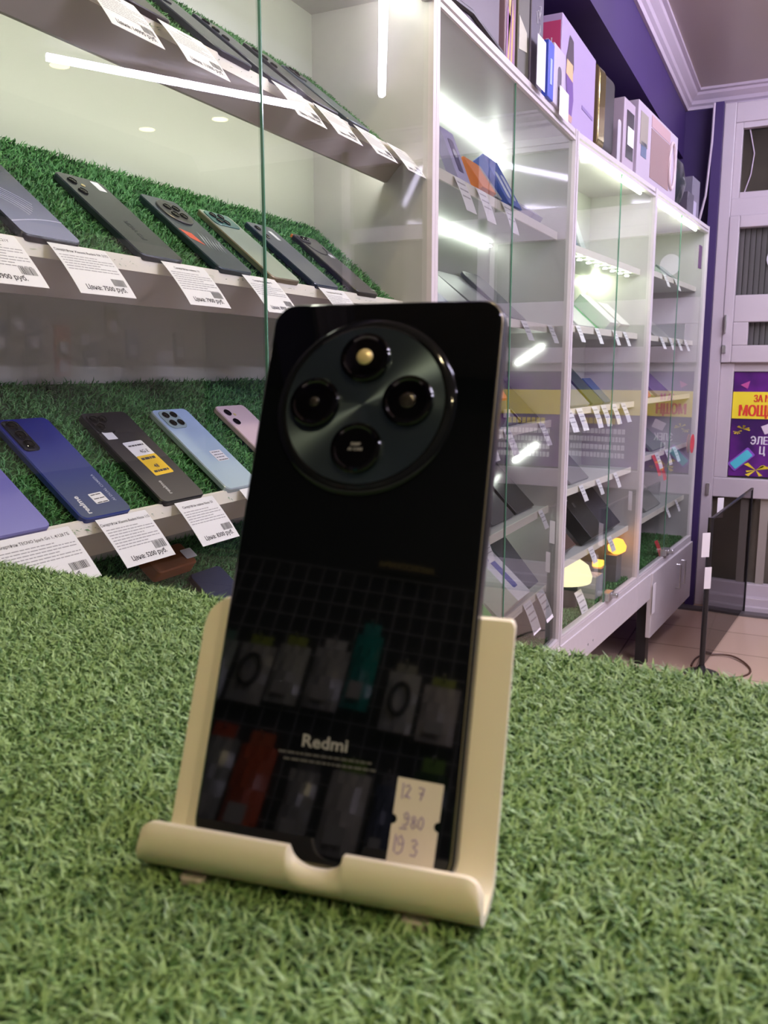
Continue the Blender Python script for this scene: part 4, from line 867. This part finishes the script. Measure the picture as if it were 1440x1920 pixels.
# wall of small cards on the right wall, faintly mirrored in the first cabinet
rw = empty('pegboard', (2.43, 3.2, 0), 'brown-grey accessory board on the right-hand wall, mirrored in the cabinet glass', 'board')
MB().box((-.03, -1.2, .7), (0, 1.5, 2.0), C(.40, .36, .31)).obj('panel', rw)
rr = random.Random(12)
hits = ((3.80, 1.543), (3.65, 1.428), (3.91, 1.436), (4.335, 1.466), (3.675, 1.256), (3.883, 1.257), (4.136, 1.291), (4.381, 1.31), (4.619, 1.257), (4.79, 1.407), (5.125, 1.258), (3.60, 1.60), (4.146, 1.409), (5.3, 1.40), (4.6, 1.56))
names = 'leftmost on the top row,left of the middle row,second of the middle row,right of the middle row,leftmost of the low row,second of the low row,third of the low row,fourth of the low row,fifth of the low row,high beside the large blank card,large blank one,topmost near the corner,orange backed one,far right of the middle row,upper one by the window'.split(',')
for i, (y, z) in enumerate(hits):
    y, z = y*.838, 1.25 + (z - 1.25)*.838
    cc = (.50, .10, .04) if i in (12, 6) else rr.choice(((.16, .15, .15), (.26, .22, .12), (.12, .14, .22), (.22, .21, .2)))
    e = empty('hanging_card', (2.395, y, z), 'small mirrored accessory card on the right wall, ' + names[i], 'package', 'cards on the right wall board')
    MB().box((.004, -.05, -.075), (-.016, .05, .10), C(*cc, .4)).obj('card', e); b_ = .030 if i != 10 else .075
    MB().box((-.017, -b_, -.05), (-.0165, b_, -.05 + b_*2.1), M['paper']).obj('paper_label', e)

# ------------------------------------------------------------------ the phone stand
XA = Vector((.9885, .1512, 0)); YB = Vector((-.1512, .9885, 0)); P0 = Vector((-.1124, .1853, 1.1143))
FS = frame(tuple(P0), tuple(XA), tuple(YB), (0, 0, 1))
ts = math.tan(R(23.6)); t_ = .0028
st = empty('phone_stand', FS, 'cream white plastic phone stand on the counter turf, holding the black phone', 'stand')
X0, X1 = -.0500, .0485
def offset(path, d):
    out = []
    for i, p in enumerate(path):
        a = path[max(i-1, 0)]; b_ = path[min(i+1, len(path)-1)]; dx, dy = b_[0]-a[0], b_[1]-a[1]; L = math.hypot(dx, dy); out.append((p[0] - dy/L*d, p[1] + dx/L*d))
    return out
# side profile (y back, z up): back rest -> foot -> tray -> curled lip
yb0 = .0095
back = [(yb0 + ts*z, z) for z in (.0640, .055, .042, .03, .018, .008, .003)]
curve = [(.0095, -.0005), (.006, -.0022), (0, -.0026), (-.0035, -.0025)]
lipi = [(-.0058, -.0012), (-.0068, .0015), (-.0066, .005), (-.0060, .008)]
inner = back + curve + lipi
outer = offset(inner, -t_)
def sheet(name, pts_in, pts_out, x0, x1, xsteps, zcut=None, corner=None):
    """solid sheet following the profile; zcut(x) trims the free end, corner(x) trims the other"""
    n = len(pts_in); xs = np.linspace(x0, x1, xsteps); vs = []; fs = []
    for x in xs:
        for k, P in enumerate((pts_in, pts_out)):
            for i, (y, z) in enumerate(P): 
                vs.append([x, y, z])
    for ix in range(xsteps):
        o = ix * 2 * n
        if zcut:
            cut = zcut(xs[ix])
            for k in (0, 1):
                for j in range(n):
                    pass
    return xs
# lip as its own piece of the same moulding: outline with the thumb notch, thick and rounded
def arc_pts(x0, x1, depth, n=14):
    return [((x0 + x1)/2 + (x1 - x0)/2*math.cos(a), -depth*math.sin(a)**.8) for a in np.linspace(math.pi, 0, n)]
mbb = MB()
def strip_solid(mb, prof_in, prof_out, xa, xb, m):
    poly = prof_in + prof_out[::-1]; mb.prism([(p[0], p[1]) for p in poly], xa, xb, m, 0)
# back rest with rounded top corners: grid in x with variable top height
def back_top(x):
    r = .009; e = min(x - X0, X1 - x)
    if x - X0 < r: return .0638 - (r - math.sqrt(max(r*r - (r - (x - X0))**2, 0)))
    if X1 - x < .0018: return .0638 - (.0018 - math.sqrt(max(.0018**2 - (.0018 - (X1 - x))**2, 0)))
    return .0638
def lip_top(x):
    # (height of the lip's free edge; a shallow round notch right of centre)
    c, hw = .0036, .0078
    top = .0092
    if X1 - x < .005: top -= (.005 - math.sqrt(max(.005**2 - (.005 - (X1 - x))**2, 0)))
    if x - X0 < .005: top -= (.005 - math.sqrt(max(.005**2 - (.005 - (x - X0))**2, 0)))
    u = (x - c)/hw
    if abs(u) < 1: top -= .0055*math.sqrt(max(0, 1 - abs(u)**2.4))
    return top
xs = sorted(set(list(np.linspace(X0, X1, 61)) + [X0 + k*.0006 for k in range(12)] + [X1 - k*.0006 for k in range(10)] + list(np.linspace(-.005, .012, 35))))
def profile(x):
    bt, lt = back_top(x), lip_top(x)
    zi = np.linspace(bt, .004, 12)
    pin = [(yb0 + ts*z, z) for z in zi] + [(.0098, .001), (.0078, -.0012), (.004, -.0022), (-.001, -.0026), (-.0030, -.0024)]
    # lip inner face up to lt, outer face bulges forward (rolled edge)
    zl = np.linspace(-.0012, lt, 6); pin += [(-.0048 + .0, z) for z in zl]
    tipz = lt
    w = .0036                                    # thickness of the rolled lip
    outer_ = []
    zo = np.linspace(lt, -.0026, 10)
    for z in zo:
        f = (lt - z)/(lt + .0026); bul = math.sin(math.pi*min(1, f*.9 + .06))**.55
        outer_.append((-.0048 - .0010 - w*bul*.95, z + .0006*(1 - f)))
    po = outer_ + [(-.0050, -.0046), (.0, -.0056), (.006, -.0056), (.0115, -.0040), (.0140, -.001)]
    po += [(yb0 + ts*z + t_*1.15, z) for z in zi[::-1]]
    return pin + po
vs, fs = [], []; n = None
for x in xs:
    p = profile(x); n = len(p); vs += [(x, y, z) for y, z in p]
for i in range(len(xs) - 1): fs += [(i*n + j, i*n + (j+1) % n, (i+1)*n + (j+1) % n, (i+1)*n + j) for j in range(n)]
fs += [tuple(range(n)), tuple(range((len(xs)-1)*n, len(xs)*n))[::-1]]
mb = MB().add(vs, fs, M['stand']); body = mb.obj('moulded_body', st, smooth=50)
# rear prop, hinged behind the back rest down to the turf
mb = MB(); mb.prism([(yb0 + ts*.052 + .003, .052), (yb0 + ts*.052 + .006, .053), (.062, -.006), (.058, -.0065)], X0 + .018, X1 - .018, M['stand'], 0); mb.obj('rear_prop', st, bevel=.0008)
for x in (-.034, .031):
    MB().rbox(.008, .008, .0035, .002, C(.40, .37, .32), x0=x, y0=-.0078, z0=-.0085, ch=.0006).obj('rubber_foot', st)

# ------------------------------------------------------------------ the black phone on the stand
YA = Vector((-.0604, .3951, .9167)).normalized(); YA = (YA - XA*YA.dot(XA)).normalized(); NN = XA.cross(YA).normalized()
FP = frame(tuple(P0), tuple(XA), tuple(YA), tuple(NN))       # x across, y up the phone, z towards the viewer (back cover at z = 0)
ph = empty('black_smartphone', FP, 'big glossy black phone with round camera ring, standing back-out on the cream stand', 'phone')
Wp, Hp, Tp = .0778, .1719, .0082
MB().rbox(Wp, Hp, Tp - .0009, .0078, M['phone_frame'], z0=-Tp, ch=.0011, seg=10).obj('frame', ph, smooth=40)
MB().rbox(Wp - .0016, Hp - .0016, .0003, .0073, M['phone_trim'], z0=-.0011, y0=.0008, ch=.0001, seg=10).obj('gold_edge_line', ph)
MB().rbox(Wp - .0020, Hp - .0020, .0010, .0071, M['phone_glass'], z0=-.0010, y0=.0010, ch=.0004, seg=10).obj('back_cover', ph, smooth=40)
CX, CY = -.0026, .1356
cm = MB().lathe([(.0292, 0), (.0292, .0006), (.0285, .0014), (.0270, .0019), (.0262, .0019), (.0256, .0014)], M['ring'], 96, c=(CX, CY, 0)).obj('camera_ring', ph, smooth=35)
dsk = MB().cyl((0, 0, 0), .0257, .0003, M['disc'], 96).obj('camera_disc', cm, smooth=20); dsk.location = (CX, CY, .00145)
for i, (x, y) in enumerate(((-.0036, .1507), (-.0184, .1356), (.0119, .1365), (-.0028, .1209))):
    r = .0081; ln = MB().lathe([(r, 0), (r, .0016), (r - .0004, .0021), (r - .0012, .0022), (r - .0018, .0017)], M['lens'], 48, c=(x, y, .0017)).obj('lens_ring', cm, smooth=35)
    if i == 0: MB().lathe([(.0027, 0), (.0026, .0004), (.0016, .0010), (.0004, .0012)], M['flash'], 28, c=(x, y, .0034)).obj('flash', ln, smooth=60)
    elif i == 3:
        mb = MB()
        for v in (.0006, -.0010): text(mb, '50MP' if v > 0 else 'AI CAM', .0014, x, y + v, .00345, M['grey_print'], None, 'CENTER', .03)
        mb.obj('tiny_lettering', ln)
    else:
        q = .0017 if i == 1 else .0026
        MB().lathe([(q, 0), (q*.95, .0002), (q*.6, .0006), (q*.2, .0008)], M['lens_glass'], 24, c=(x, y, .0034)).obj('lens_glass', ln, smooth=60)
mb = MB(); text(mb, 'Redmi', .0049, -.0013, .0317, .00003, M['grey_print'], None, 'CENTER', .022, 1.13); mb.obj('brand_lettering', ph)
mb = MB(); rr = random.Random(2)
for k, (x0_, x1_) in enumerate(((-.0150, .0125), (-.0132, .0130))):
    x = x0_
    while x < x1_: w_ = rr.uniform(.0008, .0024); mb.quad([(x, .0293 - k*.0018, .00003), (x + w_, .0293 - k*.0018, .00003), (x + w_, .0299 - k*.0018, .00003), (x, .0299 - k*.0018, .00003)], C(.10, .10, .10)); x += w_ + .0004
mb.obj('fine_print', ph)
# price sticker with side notches and pen digits
def notched(w_, h_, r):
    o = [(-w_/2, 0), (w_/2, 0)]; yc = h_*.53
    o += [(w_/2 - r*math.sin(a), yc - r*math.cos(a)) for a in np.linspace(0, math.pi, 10)]; o += [(w_/2, h_), (-w_/2, h_)]
    o += [(-w_/2 + r*math.sin(a), yc + r*math.cos(a)) for a in np.linspace(0, math.pi, 10)]; return o
TS_ = frame((.0270, .0035, .0001), (math.cos(-.035), math.sin(-.035), 0), (math.sin(.035), math.cos(.035), 0), (0, 0, 1))
mb = MB(); mb.prism(notched(.0130, .0235, .0013), 0, .00015, M['paper_cream'], 2, T=TS_); stk = mb.obj('price_sticker', ph)
G = {'1': [[(.3, 1), (.3, 0)]], '2': [[(0, .8), (.3, 1), (.6, .75), (.1, .05), (0, 0), (.25, .12), (.65, 0)]], '7': [[(0, .95), (.6, .95), (.3, 0)], [(.1, .5), (.55, .5)]],
     '3': [[(0, .9), (.35, 1), (.55, .78), (.2, .55), (.6, .35), (.45, .02), (0, .05)]], '8': [[(.3, .55), (.05, .8), (.3, 1), (.55, .8), (.3, .55), (.05, .25), (.3, 0), (.6, .25), (.3, .55)]],
     '0': [[(.3, 1), (0, .6), (.1, .1), (.4, 0), (.6, .4), (.55, .85), (.3, 1)]], '9': [[(.5, .75), (.3, 1), (.05, .8), (.2, .5), (.5, .6), (.55, .75), (.5, .2), (.2, 0), (0, .08)]], '_': [[(0, 0), (.7, .05)]]}
mb = MB()
def pen(s, x, y, h_, adv):
    for c_ in s:
        if c_ != ' ':
            for L in G[c_]: mb.tube([(x + u*h_*.75, y + v*h_, .00022) for u, v in L], .00016, M['ink_violet'], 5, T=TS_)
        x += adv
pen('1', -.0056, .0180, .0042, 0); pen('2', -.0040, .0185, .0034, 0); pen('7', -.0002, .0184, .0034, 0)
pen('9', -.0034, .0112, .0036, 0); pen('8', -.0012, .0108, .0033, 0); pen('0', .0008, .0110, .0032, 0); pen('_', -.0042, .0104, .0040, 0)
pen('1', -.0058, .0043, .0044, 0); pen('9', -.0044, .0038, .0048, 0); pen('3', -.0003, .0040, .0042, 0)
mb.obj('pen_digits', stk)
